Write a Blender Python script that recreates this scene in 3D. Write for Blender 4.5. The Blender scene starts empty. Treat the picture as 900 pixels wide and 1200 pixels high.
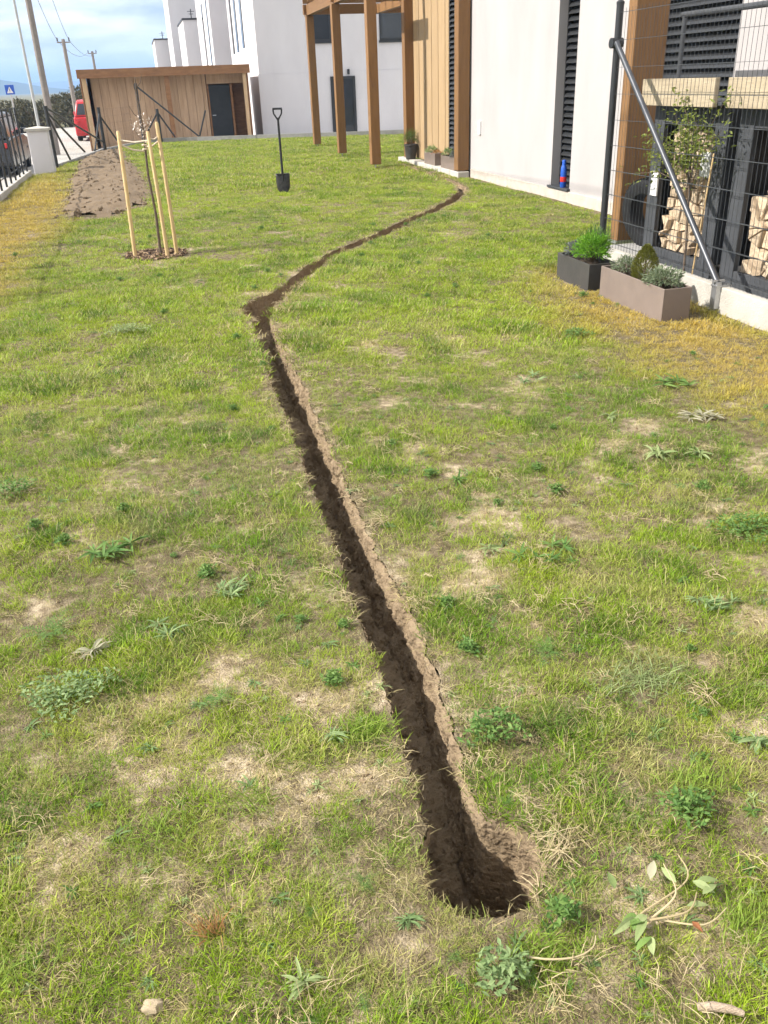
import bpy, bmesh, math, random
import numpy as np
from mathutils import Vector, Matrix, Euler
from mathutils.geometry import delaunay_2d_cdt
random.seed(7); RNG = np.random.default_rng(11)
S = bpy.context.scene; COL = S.collection
PI = math.pi; R = math.radians

# ---------------------------------------------------------------- camera
PITCH, ROLL, YAW, EYE = math.atan(0.507), R(2.2), R(13.6), 1.6
fw = Vector((math.sin(YAW)*math.cos(PITCH), math.cos(YAW)*math.cos(PITCH), -math.sin(PITCH)))
r0 = Vector((math.cos(YAW), -math.sin(YAW), 0)); u0 = r0.cross(fw)
rt = r0*math.cos(ROLL) - u0*math.sin(ROLL); up = u0*math.cos(ROLL) + r0*math.sin(ROLL)
cd = bpy.data.cameras.new('camera'); cam = bpy.data.objects.new('camera', cd); COL.objects.link(cam)
cam.matrix_world = Matrix(((rt.x, up.x, -fw.x, 0), (rt.y, up.y, -fw.y, 0), (rt.z, up.z, -fw.z, EYE), (0, 0, 0, 1)))
cd.sensor_fit = 'VERTICAL'; cd.sensor_height = 24; cd.lens = 20.0; cd.clip_start = 0.02; cd.clip_end = 20000
S.camera = cam

# ---------------------------------------------------------------- sky and sun
SUN_EL, SUN_X, SUN_Y = R(40), -0.997, 0.075
w = bpy.data.worlds.new('World'); S.world = w; w.use_nodes = True
nt = w.node_tree; nt.nodes.clear(); N = nt.nodes.new; L = nt.links.new
sky = N('ShaderNodeTexSky'); sky.sky_type = 'NISHITA'; sky.sun_disc = False
sky.sun_elevation = SUN_EL; sky.sun_rotation = math.atan2(SUN_X, SUN_Y) % (2*PI); sky.altitude = 300; sky.dust_density = 1.5
tc = N('ShaderNodeTexCoord'); mp = N('ShaderNodeMapping'); mp.inputs['Scale'].default_value = (2.2, 2.2, 9.0)
cn = N('ShaderNodeTexNoise'); cn.inputs['Scale'].default_value = 3.1; cn.inputs['Detail'].default_value = 9; cn.inputs['Roughness'].default_value = 0.58
cr = N('ShaderNodeValToRGB'); cr.color_ramp.elements[0].position = 0.30; cr.color_ramp.elements[1].position = 0.56
cn2 = N('ShaderNodeTexNoise'); cn2.inputs['Scale'].default_value = 7.0; cn2.inputs['Detail'].default_value = 6
cr2 = N('ShaderNodeValToRGB'); cr2.color_ramp.elements[0].color = (10.0, 10.15, 10.4, 1); cr2.color_ramp.elements[1].color = (13.5, 13.5, 13.5, 1)
cr2.color_ramp.elements[0].position = 0.35; cr2.color_ramp.elements[1].position = 0.68
mx = N('ShaderNodeMix'); mx.data_type = 'RGBA'
bg = N('ShaderNodeBackground'); bg.inputs['Strength'].default_value = 0.082; wo = N('ShaderNodeOutputWorld')
L(tc.outputs['Generated'], mp.inputs['Vector']); L(mp.outputs['Vector'], cn.inputs['Vector']); L(mp.outputs['Vector'], cn2.inputs['Vector'])
L(cn.outputs['Fac'], cr.inputs['Fac']); L(cn2.outputs['Fac'], cr2.inputs['Fac'])
L(cr.outputs['Color'], mx.inputs['Factor']); L(sky.outputs['Color'], mx.inputs['A']); L(cr2.outputs['Color'], mx.inputs['B'])
L(mx.outputs['Result'], bg.inputs['Color']); L(bg.outputs['Background'], wo.inputs['Surface'])
sd = bpy.data.lights.new('sun', 'SUN'); sd.energy = 4.8; sd.angle = R(0.55); sd.color = (1.0, 0.955, 0.88)
sun = bpy.data.objects.new('sun', sd); COL.objects.link(sun)
ts = Vector((SUN_X*math.cos(SUN_EL), SUN_Y*math.cos(SUN_EL), math.sin(SUN_EL)))
sun.rotation_euler = ts.to_track_quat('Z', 'Y').to_euler(); sun.location = (-20, 10, 30)
S.view_settings.view_transform = 'Standard'; S.view_settings.look = 'None'; S.view_settings.gamma = 1
S.view_settings.exposure = 0.80; S.view_settings.use_curve_mapping = False
S.render.engine = 'CYCLES'
S.cycles.use_adaptive_sampling = True; S.cycles.adaptive_threshold = 0.03
S.cycles.max_bounces = 5; S.cycles.diffuse_bounces = 2; S.cycles.transmission_bounces = 4; S.cycles.volume_bounces = 0

# ---------------------------------------------------------------- helpers
def mat(name, c1, c2=None, scale=8.0, rough=0.8, bump=0.0, bscale=None, stretch=(1, 1, 1), metal=0.0, c3=None, spec=0.3, coords='Object', detail=6, per_object=0.0, lo=0.35, hi=0.65):
    m = bpy.data.materials.new(name); m.use_nodes = True; t = m.node_tree; b = t.nodes['Principled BSDF']
    b.inputs['Roughness'].default_value = rough; b.inputs['Metallic'].default_value = metal
    b.inputs['Specular IOR Level'].default_value = spec
    if c2 is None: c2 = tuple(x*0.8 for x in c1)
    co = t.nodes.new('ShaderNodeTexCoord'); ma = t.nodes.new('ShaderNodeMapping'); ma.inputs['Scale'].default_value = stretch
    t.links.new(co.outputs[coords], ma.inputs['Vector'])
    no = t.nodes.new('ShaderNodeTexNoise'); no.inputs['Scale'].default_value = scale; no.inputs['Detail'].default_value = detail
    no.inputs['Roughness'].default_value = 0.65
    t.links.new(ma.outputs['Vector'], no.inputs['Vector'])
    rp = t.nodes.new('ShaderNodeValToRGB'); e = rp.color_ramp.elements
    e[0].position = lo; e[1].position = hi; e[0].color = (*c1, 1); e[1].color = (*c2, 1)
    if c3: n_ = e.new((lo+hi)/2+0.12); n_.color = (*c3, 1)
    t.links.new(no.outputs['Fac'], rp.inputs['Fac']); out = rp.outputs['Color']
    if per_object:
        oi = t.nodes.new('ShaderNodeObjectInfo'); mr = t.nodes.new('ShaderNodeMapRange')
        mr.inputs['To Min'].default_value = 1-per_object; mr.inputs['To Max'].default_value = 1+per_object
        hs = t.nodes.new('ShaderNodeHueSaturation'); t.links.new(oi.outputs['Random'], mr.inputs['Value'])
        t.links.new(mr.outputs['Result'], hs.inputs['Value']); t.links.new(out, hs.inputs['Color']); out = hs.outputs['Color']
    t.links.new(out, b.inputs['Base Color'])
    if bump:
        nb = t.nodes.new('ShaderNodeTexNoise'); nb.inputs['Scale'].default_value = bscale or scale*4; nb.inputs['Detail'].default_value = 8
        t.links.new(ma.outputs['Vector'], nb.inputs['Vector']); bp = t.nodes.new('ShaderNodeBump'); bp.inputs['Strength'].default_value = min(1, bump)
        bp.inputs['Distance'].default_value = 0.02; t.links.new(nb.outputs['Fac'], bp.inputs['Height']); t.links.new(bp.outputs['Normal'], b.inputs['Normal'])
    return m

def leaf_mat(name, c1, c2, trans=0.35, scale=30, rough=0.55):
    m = bpy.data.materials.new(name); m.use_nodes = True; t = m.node_tree; t.nodes.clear()
    o = t.nodes.new('ShaderNodeOutputMaterial'); at = t.nodes.new('ShaderNodeAttribute'); at.attribute_name = 'bv'
    rp = t.nodes.new('ShaderNodeValToRGB'); rp.color_ramp.elements[0].color = (*c1, 1); rp.color_ramp.elements[1].color = (*c2, 1)
    t.links.new(at.outputs['Fac'], rp.inputs['Fac'])
    pb = t.nodes.new('ShaderNodeBsdfPrincipled'); pb.inputs['Roughness'].default_value = rough; pb.inputs['Specular IOR Level'].default_value = 0.25
    tr = t.nodes.new('ShaderNodeBsdfTranslucent'); mi = t.nodes.new('ShaderNodeMixShader'); mi.inputs['Fac'].default_value = trans
    t.links.new(rp.outputs['Color'], pb.inputs['Base Color']); t.links.new(rp.outputs['Color'], tr.inputs['Color'])
    t.links.new(pb.outputs[0], mi.inputs[1]); t.links.new(tr.outputs[0], mi.inputs[2]); t.links.new(mi.outputs[0], o.inputs['Surface'])
    return m

class MB:
    def __init__(s): s.v = []; s.f = []; s.a = []
    def add(s, vs, fs, val=None):
        k = len(s.v); s.v += [tuple(p) for p in vs]; s.f += [tuple(i+k for i in f) for f in fs]
        s.a += [random.random() if val is None else val]*len(vs); return s
    def box(s, lo, hi, rz=0.0, taper=None):
        (a, b, c), (d, e, f) = lo, hi
        vs = [(a, b, c), (d, b, c), (d, e, c), (a, e, c), (a, b, f), (d, b, f), (d, e, f), (a, e, f)]
        if rz:
            cx, cy = (a+d)/2, (b+e)/2; ca, sa = math.cos(rz), math.sin(rz)
            vs = [(cx+(x-cx)*ca-(y-cy)*sa, cy+(x-cx)*sa+(y-cy)*ca, z) for x, y, z in vs]
        return s.add(vs, [(0, 3, 2, 1), (4, 5, 6, 7), (0, 1, 5, 4), (1, 2, 6, 5), (2, 3, 7, 6), (3, 0, 4, 7)])
    def rbox(s, lo, hi, bev=0.006, seg=2, jit=0.0, rz=0.0):
        bm = bmesh.new(); bmesh.ops.create_cube(bm, size=1)
        lo = Vector(lo); hi = Vector(hi); c = (lo+hi)/2; d = hi-lo
        for v in bm.verts: v.co = Vector((v.co.x*d.x, v.co.y*d.y, v.co.z*d.z))
        bmesh.ops.bevel(bm, geom=bm.edges[:], offset=bev, segments=seg, affect='EDGES', profile=0.6)
        for v in bm.verts:
            p = Matrix.Rotation(rz, 3, 'Z') @ v.co if rz else v.co
            v.co = p + c + Vector([random.uniform(-jit, jit) for _ in range(3)])
        bm.verts.index_update()
        s.add([v.co[:] for v in bm.verts], [[v.index for v in f.verts] for f in bm.faces]); bm.free(); return s
    def tube(s, pts, rad, n=8, cap=True, val=None):
        pts = [Vector(p) for p in pts]; rad = rad if hasattr(rad, '__len__') else [rad]*len(pts)
        vs = []; fs = []; ref = None
        for i, p in enumerate(pts):
            t = (pts[min(i+1, len(pts)-1)] - pts[max(i-1, 0)]).normalized()
            if ref is None: ref = t.orthogonal().normalized()
            a = (ref - t*ref.dot(t)).normalized(); b = t.cross(a); ref = a
            for k in range(n):
                q = 2*PI*k/n; vs.append(p + (a*math.cos(q)+b*math.sin(q))*rad[i])
        for i in range(len(pts)-1):
            for k in range(n):
                fs.append((i*n+k, i*n+(k+1) % n, (i+1)*n+(k+1) % n, (i+1)*n+k))
        if cap: fs.append(tuple(range(n))[::-1]); fs.append(tuple((len(pts)-1)*n+k for k in range(n)))
        return s.add(vs, fs, val)
    def bar(s, p0, p1, wd, ht, upv=(0, 0, 1)):
        p0 = Vector(p0); p1 = Vector(p1); t = (p1-p0).normalized(); u = Vector(upv)
        if abs(t.dot(u)) > .98: u = Vector((0, 1, 0))
        a = t.cross(u).normalized()*wd/2; b = a.cross(t).normalized()*ht/2
        vs = [p0-a-b, p0+a-b, p0+a+b, p0-a+b, p1-a-b, p1+a-b, p1+a+b, p1-a+b]
        return s.add(vs, [(0, 1, 2, 3), (7, 6, 5, 4), (0, 4, 5, 1), (1, 5, 6, 2), (2, 6, 7, 3), (3, 7, 4, 0)])
    def lathe(s, prof, c=(0, 0, 0), n=20):
        vs = []; fs = []
        for r_, z in prof:
            for k in range(n): vs.append((c[0]+r_*math.cos(2*PI*k/n), c[1]+r_*math.sin(2*PI*k/n), c[2]+z))
        for i in range(len(prof)-1):
            for k in range(n): fs.append((i*n+k, i*n+(k+1) % n, (i+1)*n+(k+1) % n, (i+1)*n+k))
        fs.append(tuple(range(n))[::-1]); fs.append(tuple((len(prof)-1)*n+k for k in range(n)))
        return s.add(vs, fs)
    def leaf(s, base, d, L_, W, droop=0.3, fold=0.25, seg=3, roll=0.0, val=None, shape=0.45):
        """a pointed leaf blade that starts at base and grows along d"""
        d = Vector(d).normalized(); side = d.cross(Vector((0, 0, 1)))
        side = (side if side.length > .05 else Vector((1, 0, 0))).normalized(); side = Matrix.Rotation(roll, 3, d) @ side
        nrm = side.cross(d).normalized(); vs = []; fs = []; p = Vector(base); cur = d.copy()
        for i in range(seg+1):
            t = i/seg; wd = W*0.5*math.sin(PI*min(1, max(.04, t**shape*.97+.02)))
            if i == seg: vs.append(p.copy())
            else:
                vs += [p-side*wd+nrm*wd*fold, p.copy(), p+side*wd+nrm*wd*fold]
            cur = (cur - Vector((0, 0, 1))*droop/seg).normalized(); p = p + cur*(L_/seg)
        for i in range(seg-1):
            a = i*3; fs += [(a, a+1, a+4, a+3), (a+1, a+2, a+5, a+4)]
        a = (seg-1)*3; fs += [(a, a+1, a+3), (a+1, a+2, a+3)]
        return s.add(vs, fs, val)
    def build(s, name, m, parent=None, smooth=False, loc=None, link=True):
        me = bpy.data.meshes.new(name); me.from_pydata(s.v, [], s.f); me.materials.append(m)
        at = me.attributes.new('bv', 'FLOAT', 'POINT'); at.data.foreach_set('value', np.array(s.a, dtype=np.float32))
        if smooth: me.polygons.foreach_set('use_smooth', [True]*len(me.polygons))
        me.update(); o = bpy.data.objects.new(name, me)
        if link: COL.objects.link(o)
        if parent is not None: o.parent = parent
        if loc: o.location = loc
        return o

def tag(o, label=None, cat=None, group=None, kind=None):
    if label: o['label'] = label
    if cat: o['category'] = cat
    if group: o['group'] = group
    if kind: o['kind'] = kind
    return o
def empty(name, loc, label, cat, group=None, rz=0):
    o = bpy.data.objects.new(name, None); COL.objects.link(o); o.location = loc; o.rotation_euler.z = rz; o.empty_display_size = .1
    return tag(o, label, cat, group)
def copy_obj(o, parent=None, loc=None):
    c = o.copy(); COL.objects.link(c); c.parent = parent
    if loc: c.location = loc
    return c
def box_part(name, lo, hi, m, parent, bev=0):
    b = MB(); b.rbox(lo, hi, bev) if bev else b.box(lo, hi); return b.build(name, m, parent)
def shade_auto(o, ang=35):
    o.data.polygons.foreach_set('use_smooth', [True]*len(o.data.polygons)); o.data.set_sharp_from_angle(angle=R(ang)); return o

def vnoise(x, y, seed=0):
    """smooth 2-D value noise in numpy, 0..1"""
    def h(i, j):
        n = (i.astype(np.int64)*374761393 + j.astype(np.int64)*668265263 + seed*974711) & 0xffffffff
        n = ((n ^ (n >> 13))*1274126177) & 0xffffffff; n = n ^ (n >> 16); return (n & 0xffff)/65535.0
    xi = np.floor(x); yi = np.floor(y); u = x-xi; v = y-yi; u = u*u*(3-2*u); v = v*v*(3-2*v)
    return (h(xi, yi)*(1-u)+h(xi+1, yi)*u)*(1-v) + (h(xi, yi+1)*(1-u)+h(xi+1, yi+1)*u)*v
def fbm(x, y, f=1.0, o=4, seed=0):
    a = 0; t = 0; amp = 1
    for k in range(o):
        a = a + amp*vnoise(x*f+17.3*k, y*f-9.1*k, seed+k); t += amp; amp *= .5; f *= 2.03
    return a/t
def inside(px, py, poly):
    r = np.zeros(px.shape, bool); n = len(poly)
    for i in range(n):
        (x1, y1), (x2, y2) = poly[i], poly[(i+1) % n]
        if y1 == y2: continue
        c = ((y1 > py) != (y2 > py)) & (px < (x2-x1)*(py-y1)/(y2-y1)+x1); r ^= c
    return r
def ground_z(x, y):
    x = np.asarray(x, float); y = np.asarray(y, float)
    return (fbm(x, y, .9, 3, 5)-.5)*.05 + (fbm(x, y, 6, 2, 9)-.5)*.012
def gz(x, y): return float(ground_z(np.array([x]), np.array([y]))[0])

# ---------------------------------------------------------------- materials
M = {}
M['plaster'] = mat('white_plaster', (.445, .415, .41), (.375, .35, .343), 1.6, .9, .35, 150, stretch=(1, 1, .35), lo=.3, hi=.75)
M['plaster2'] = mat('neighbour_plaster', (.68, .655, .665), (.60, .575, .585), 1.1, .9, .2, 120, stretch=(1, 1, .35), lo=.3, hi=.75)
M['plinth'] = mat('plinth_render', (.52, .46, .40), (.42, .37, .32), 9, .95, .5, 60)
M['concrete'] = mat('pale_concrete', (.50, .47, .42), (.41, .385, .34), 6, .9, .35, 70)
M['concrete_grey'] = mat('grey_concrete', (.36, .35, .33), (.28, .27, .25), 5, .9, .35, 60)
M['street'] = mat('street_concrete', (.42, .395, .36), (.35, .33, .30), .8, .95, .3, 40)
M['wood'] = mat('stained_timber', (.245, .130, .052), (.165, .085, .034), 5, .6, .3, 30, stretch=(6, 6, .5), c3=(.205, .107, .043), per_object=.1)
M['woodh'] = mat('stained_timber_beam', (.245, .130, .052), (.165, .085, .034), 5, .6, .3, 30, stretch=(6, .5, 6), c3=(.205, .107, .043), per_object=.1)
M['larch'] = mat('pale_larch_boards', (.38, .265, .15), (.29, .195, .105), 4, .65, .25, 30, stretch=(5, 5, .4), c3=(.335, .23, .125), per_object=.08)
M['shed'] = mat('shed_boards', (.53, .365, .235), (.41, .27, .17), 3, .8, .25, 20, stretch=(4, 4, .4), per_object=.07)
M['shedpost'] = mat('shed_pale_post', (.58, .41, .25), (.48, .32, .18), 4, .8, .2, 20, stretch=(4, 4, .4))
M['shedtrim'] = mat('shed_brown_trim', (.29, .15, .07), (.21, .105, .05), 3, .7, .2, 20, stretch=(1, 4, 4))
M['rough'] = mat('raw_timber', (.44, .365, .255), (.35, .285, .195), 4, .8, .3, 25, stretch=(5, .5, 5), per_object=.06)
M['stake'] = mat('peeled_stake', (.66, .49, .26), (.52, .36, .17), 12, .7, .2, 40, stretch=(3, 3, .5), per_object=.08)
M['bark'] = mat('young_bark', (.16, .12, .085), (.09, .065, .05), 30, .85, .5, 90)
M['rope'] = mat('pale_tie', (.70, .60, .47), (.55, .45, .33), 40, .9, .3, 120)
M['anth'] = mat('anthracite_metal', (.018, .0195, .022), (.025, .0265, .029), 6, .45, .05, 80, spec=.5)
M['steel'] = mat('anthracite_tube', (.05, .053, .06), (.07, .073, .083), 8, .38, .03, 60, metal=.25, spec=.5)
M['galv'] = mat('galvanised_steel', (.55, .56, .57), (.45, .46, .47), 20, .4, .1, 60, metal=.8)
M['wire'] = mat('green_grey_wire', (.05, .055, .06), (.07, .075, .08), 10, .5)
M['frame'] = mat('grey_painted_frame', (.062, .065, .072), (.048, .051, .056), 5, .7, .15, 40)
M['blind'] = mat('dark_blind_slat', (.018, .019, .021), (.026, .027, .029), 5, .42, .03, 60, spec=.5)
M['glass'] = mat('dark_glass', (.02, .024, .03), (.03, .034, .04), 2, .06, spec=.6)
M['black'] = mat('black_plastic', (.018, .018, .02), (.03, .03, .032), 10, .45)
M['blackpaint'] = mat('black_door', (.02, .022, .024), (.028, .03, .032), 4, .5)
M['planter'] = mat('taupe_planter', (.215, .168, .142), (.18, .14, .12), 4, .5, .08, 90, spec=.35)
M['planterdark'] = mat('dark_planter', (.05, .047, .044), (.065, .06, .056), 5, .6, .1, 60)
M['rubber'] = mat('tyre_rubber', (.010, .010, .011), (.016, .016, .017), 20, .75, .2, 60)
M['soil'] = mat('dug_soil', (.29, .215, .135), (.16, .113, .068), 14, .95, 1.0, 55, coords='Object', c3=(.235, .172, .105), detail=9)
M['heap'] = mat('dry_spoil', (.195, .142, .09), (.115, .08, .05), 9, .95, .9, 40, c3=(.16, .115, .072), detail=9)
M['clod'] = mat('soil_clod', (.27, .20, .12), (.17, .12, .072), 1.2, .95, per_object=.0)
M['clodheap'] = mat('heap_clod', (.21, .155, .10), (.125, .09, .057), 1.2, .95)
M['pot_soil'] = mat('potting_soil', (.07, .05, .035), (.04, .028, .02), 40, .95, .8, 90)
M['mulch'] = mat('mulch_chip', (.42, .29, .17), (.10, .06, .04), 30, .9, .4, 90, per_object=.2)
M['stone'] = mat('pale_stone', (.46, .37, .25), (.36, .28, .18), 14, .9, .4, 50)
M['stick'] = mat('dry_stick', (.50, .40, .30), (.36, .27, .19), 30, .9, .5, 80, stretch=(1, 6, 6))
M['logend'] = mat('split_wood', (.60, .47, .33), (.36, .26, .17), 9, .85, .5, 40, stretch=(.7, 4, 4), c3=(.50, .385, .26), per_object=.2)
M['white'] = mat('white_plastic', (.80, .80, .80), (.75, .75, .75), 5, .5)
M['blue'] = mat('blue_plastic', (.02, .10, .50), (.015, .08, .42), 5, .35, spec=.5)
M['red'] = mat('red_plastic', (.62, .03, .03), (.55, .025, .025), 5, .35, spec=.5)
M['redcar'] = mat('red_car_paint', (.50, .02, .025), (.46, .018, .02), 3, .25, spec=.5)
M['blackcar'] = mat('black_car_paint', (.02, .021, .024), (.025, .026, .03), 3, .22, spec=.5)
M['pole'] = mat('concrete_pole', (.27, .235, .21), (.20, .175, .155), 6, .9, .3, 50)
M['lamp'] = mat('lamp_pole_paint', (.46, .46, .45), (.38, .38, .37), 6, .6)
M['blade'] = mat('worn_spade_steel', (.035, .035, .038), (.075, .07, .065), 20, .45, .1, 60, metal=.5)
M['headlight'] = mat('lamp_lens', (.75, .75, .75), (.7, .7, .7), 5, .15, spec=.6)
M['hill'] = mat('far_forest', (.045, .06, .035), (.07, .085, .045), .004, .95, coords='Object')
M['field'] = mat('far_field', (.13, .13, .06), (.19, .16, .09), .02, .95, coords='Object')
M['weed'] = leaf_mat('weed_leaf', (.075, .165, .035), (.20, .31, .08))
M['weedgrey'] = leaf_mat('grey_weed_leaf', (.15, .235, .085), (.30, .39, .17))
M['weedpale'] = leaf_mat('pale_weed_leaf', (.21, .28, .10), (.36, .42, .19))
M['withered'] = leaf_mat('withered_leaf', (.31, .30, .20), (.50, .47, .33))
M['tuftgreen'] = leaf_mat('lush_grass_leaf', (.17, .27, .035), (.33, .43, .075), .4)
M['rustleaf'] = leaf_mat('rusty_leaf', (.34, .15, .05), (.46, .30, .12))
M['root'] = leaf_mat('dry_root', (.42, .335, .18), (.58, .48, .29), .2)
M['sage'] = leaf_mat('grey_purple_herb', (.12, .13, .13), (.22, .235, .22))
M['lettuce'] = leaf_mat('bright_herb', (.10, .26, .02), (.24, .45, .05), .4)
M['herb'] = leaf_mat('green_herb', (.07, .14, .04), (.16, .25, .08))
M['lavender'] = leaf_mat('grey_green_herb', (.12, .16, .09), (.27, .32, .19))
M['spruce'] = leaf_mat('dwarf_conifer', (.11, .125, .025), (.25, .25, .05))
M['shrub'] = leaf_mat('fresh_shrub_leaf', (.13, .18, .03), (.33, .37, .09), .4)
M['conifer'] = leaf_mat('potted_conifer', (.06, .12, .03), (.15, .22, .06))
M['bush'] = leaf_mat('roadside_bush_leaf', (.055, .055, .03), (.13, .115, .06), .2)
M['blossom'] = leaf_mat('pale_tie_ends', (.70, .58, .48), (.82, .74, .66), .2)
# ---------------------------------------------------------------- the trench's course
CL = [(.512, 1.145), (.515, 1.28), (.495, 1.48), (.52, 1.75), (.552, 2.25), (.562, 2.83), (.582, 3.48), (.61, 4.42), (.64, 5.7), (.672, 6.5), (.70, 6.92),
      (.80, 7.14), (1.02, 7.52), (1.66, 8.82), (2.27, 9.69), (3.06, 10.75), (3.62, 11.5), (4.16, 12.38), (4.60, 13.2), (4.82, 13.75),
      (4.95, 14.4), (5.0, 15.2), (5.04, 16.3), (5.1, 17.6), (5.13, 18.6)]
def resample(pts):
    out = []
    for i in range(len(pts)-1):
        p0 = Vector(pts[max(i-1, 0)]); p1 = Vector(pts[i]); p2 = Vector(pts[i+1]); p3 = Vector(pts[min(i+2, len(pts)-1)])
        n = max(2, int((p2-p1).length/(.022 if p1.y < 7.4 else .07)))
        for k in range(n):
            t = k/n; out.append(.5*((2*p1)+(p2-p0)*t+(2*p0-5*p1+4*p2-p3)*t*t+(3*p1-p0-3*p2+p3)*t**3))
    out.append(Vector(pts[-1])); return out
cl = resample(CL); ss = [0]
for i in range(1, len(cl)): ss.append(ss[-1]+(cl[i]-cl[i-1]).length)
TOT = ss[-1]
def half_width(s):
    hole = .138*max(0, 1-abs((s-.155)/.155)**2.3)**(1/2.3) if s < .31 else 0
    base = (.066+.019*min(1, s/1.2) if s < 6.3 else .074) if s > .1 else 0
    base *= 1 + .07*math.sin(s*2.1)+.06*math.sin(s*5.3+1)
    if 5.35 < s < 6.25: base += .06*math.sin((s-5.35)/.9*PI)
    if s > 14.2: base *= max(.0, min(1, (TOT-s)/1.5))*.60+.15
    return max(hole, base, .004)
def depth(s):
    d = .27 if s < 6.6 else .24
    if s < .5: d = .48-.21*(s/.5)
    if s > 14.0: d = .13*max(.15, 1-(s-14.0)/2.0)
    return d*min(1, .25+s/.05) if s < .05 else d
U = [-1, -.99, -.97, -.94, -.88, -.66, -.3, .14, .58, .73, .81, .87, .915, .95, .978, 1]
U2 = [-1, -.997, -.99, -.975, -.94, -.8, -.4, 0, .42, .80, .99, 1.04, 1.05, 1.045, 1.02, 1]
D = [0, .12, .35, .62, .88, .98, 1, 1, .96, .83, .66, .48, .31, .15, .05, 0]
D2 = [0, .14, .38, .66, .90, .98, 1, 1.02, 1, .98, .92, .78, .56, .32, .12, 0]
tv = []; rimL = []; rimR = []
for i, p in enumerate(cl):
    t = (cl[min(i+1, len(cl)-1)]-cl[max(i-1, 0)]).normalized(); n = Vector((t.y, -t.x)); s = ss[i]
    hwL = half_width(s)*(1+.13*(vnoise(np.array([s*9.]), np.array([3.]), 3)[0]-.5)) + .018*(vnoise(np.array([s*34.]), np.array([1.]), 4)[0]-.5)*(min(1, s/.1))
    hwR = half_width(s)*(1+.18*(vnoise(np.array([s*7.]), np.array([8.]), 6)[0]-.5)) + .022*(vnoise(np.array([s*28.]), np.array([5.]), 7)[0]-.5)*(min(1, s/.1))
    hwL = max(.003, hwL); hwR = max(.003, hwR)
    hb_ = min(1, max(0, (s-.26)/.12))
    for k in range(len(U)):
        uk = U2[k]*(1-hb_)+U[k]*hb_; hw = hwL if uk < 0 else hwR
        q = p + n*(uk*hw); rim = gz(q.x, q.y)
        if k in (0, len(U)-1): z = rim; (rimL if k == 0 else rimR).append((q.x, q.y))
        else:
            rough = (fbm(np.array([s*11.+k*.0]), np.array([k*1.1]), 1.7, 3, 21)[0]-.5)
            z = rim - .004 - depth(s)*((D2 if s < .42 else D)[k] + rough*(.36 if s < .5 else .28)*min(1, D[k]*3))
            q = q + n*((.030 if U[k] > .3 else .014)*(vnoise(np.array([s*26.]), np.array([k*1.3]), 31)[0]-.5)*min(1, hw/.05))
        tv.append((q.x, q.y, z))
nu = len(U); tf = []
for i in range(len(cl)-1):
    for k in range(nu-1): tf.append((i*nu+k, (i+1)*nu+k, (i+1)*nu+k+1, i*nu+k+1))
mb = MB(); mb.add(tv, tf); tr = mb.build('trench', M['soil'], smooth=True)
sb = tr.modifiers.new('sub', 'SUBSURF'); sb.subdivision_type = 'SIMPLE'; sb.levels = 2; sb.render_levels = 2
tx = bpy.data.textures.new('clods', 'CLOUDS'); tx.noise_scale = .013; tx.noise_depth = 4
dp = tr.modifiers.new('disp', 'DISPLACE'); dp.texture = tx; dp.texture_coords = 'GLOBAL'; dp.strength = .026; dp.mid_level = .62
tag(tr, kind='structure')
TRENCH = rimL + rimR[::-1]
# rim polygon without duplicates, for the lawn's cut-out
def clean(poly):
    out = []
    for p in poly:
        if not out or (Vector(p)-Vector(out[-1])).length > .002: out.append(p)
    return out
TRENCH = clean(TRENCH)

# ---------------------------------------------------------------- lawn sheet with the trench cut out
LAWN = [(-2.45, -6), (9, -6), (9, 28.7), (6.2, 29.4), (3.55, 30.3), (1.67, 30.9), (-.05, 31.3), (-1.2, 28.3), (-1.72, 25.0), (-2.1, 22.6), (-2.2, 21.7), (-2.45, 20.9)]
gx, gy = [], []
y = -5.9
while y < 31:
    st = .065 if -.2 < y < 5 else (.2 if 5 <= y < 12 else .5)
    xs = np.arange(-2.4, 6.2, st); gx += list(xs+RNG.uniform(-.2, .2, len(xs))*st); gy += list(y+RNG.uniform(-.2, .2, len(xs))*st); y += st
gx = np.array(gx); gy = np.array(gy); keep = inside(gx, gy, LAWN) & ~inside(gx, gy, TRENCH); gx = gx[keep]; gy = gy[keep]
RT = np.array(TRENCH)
near = np.array([np.min((RT[:, 0]-a)**2+(RT[:, 1]-b)**2) for a, b in zip(gx, gy)]); gx = gx[near > .018**2]; gy = gy[near > .018**2]
vs = [Vector(p) for p in TRENCH] + [Vector(p) for p in LAWN] + [Vector((a, b)) for a, b in zip(gx, gy)]
nT = len(TRENCH); nL = len(LAWN)
es = [(i, (i+1) % nT) for i in range(nT)] + [(nT+i, nT+(i+1) % nL) for i in range(nL)]
ov, oe, of, _, _, _ = delaunay_2d_cdt(vs, es, [], 0, 1e-6)
OV = np.array([(v.x, v.y) for v in ov]); OF = np.array([f for f in of if len(f) == 3])
cen = OV[OF].mean(axis=1); keep = inside(cen[:, 0], cen[:, 1], LAWN) & ~inside(cen[:, 0], cen[:, 1], TRENCH); OF = OF[keep]
OZ = ground_z(OV[:, 0], OV[:, 1])
mb = MB(); mb.add([(a, b, c) for (a, b), c in zip(OV, OZ)], [tuple(f) for f in OF])
M['lawn'] = mat('thatch_and_soil', (.10, .078, .038), (.24, .19, .10), 18, .95, 1.0, 160, c3=(.17, .13, .068), detail=12)
t_ = M['lawn'].node_tree; pb_ = t_.nodes['Principled BSDF']; src = pb_.inputs['Base Color'].links[0].from_socket
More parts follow.
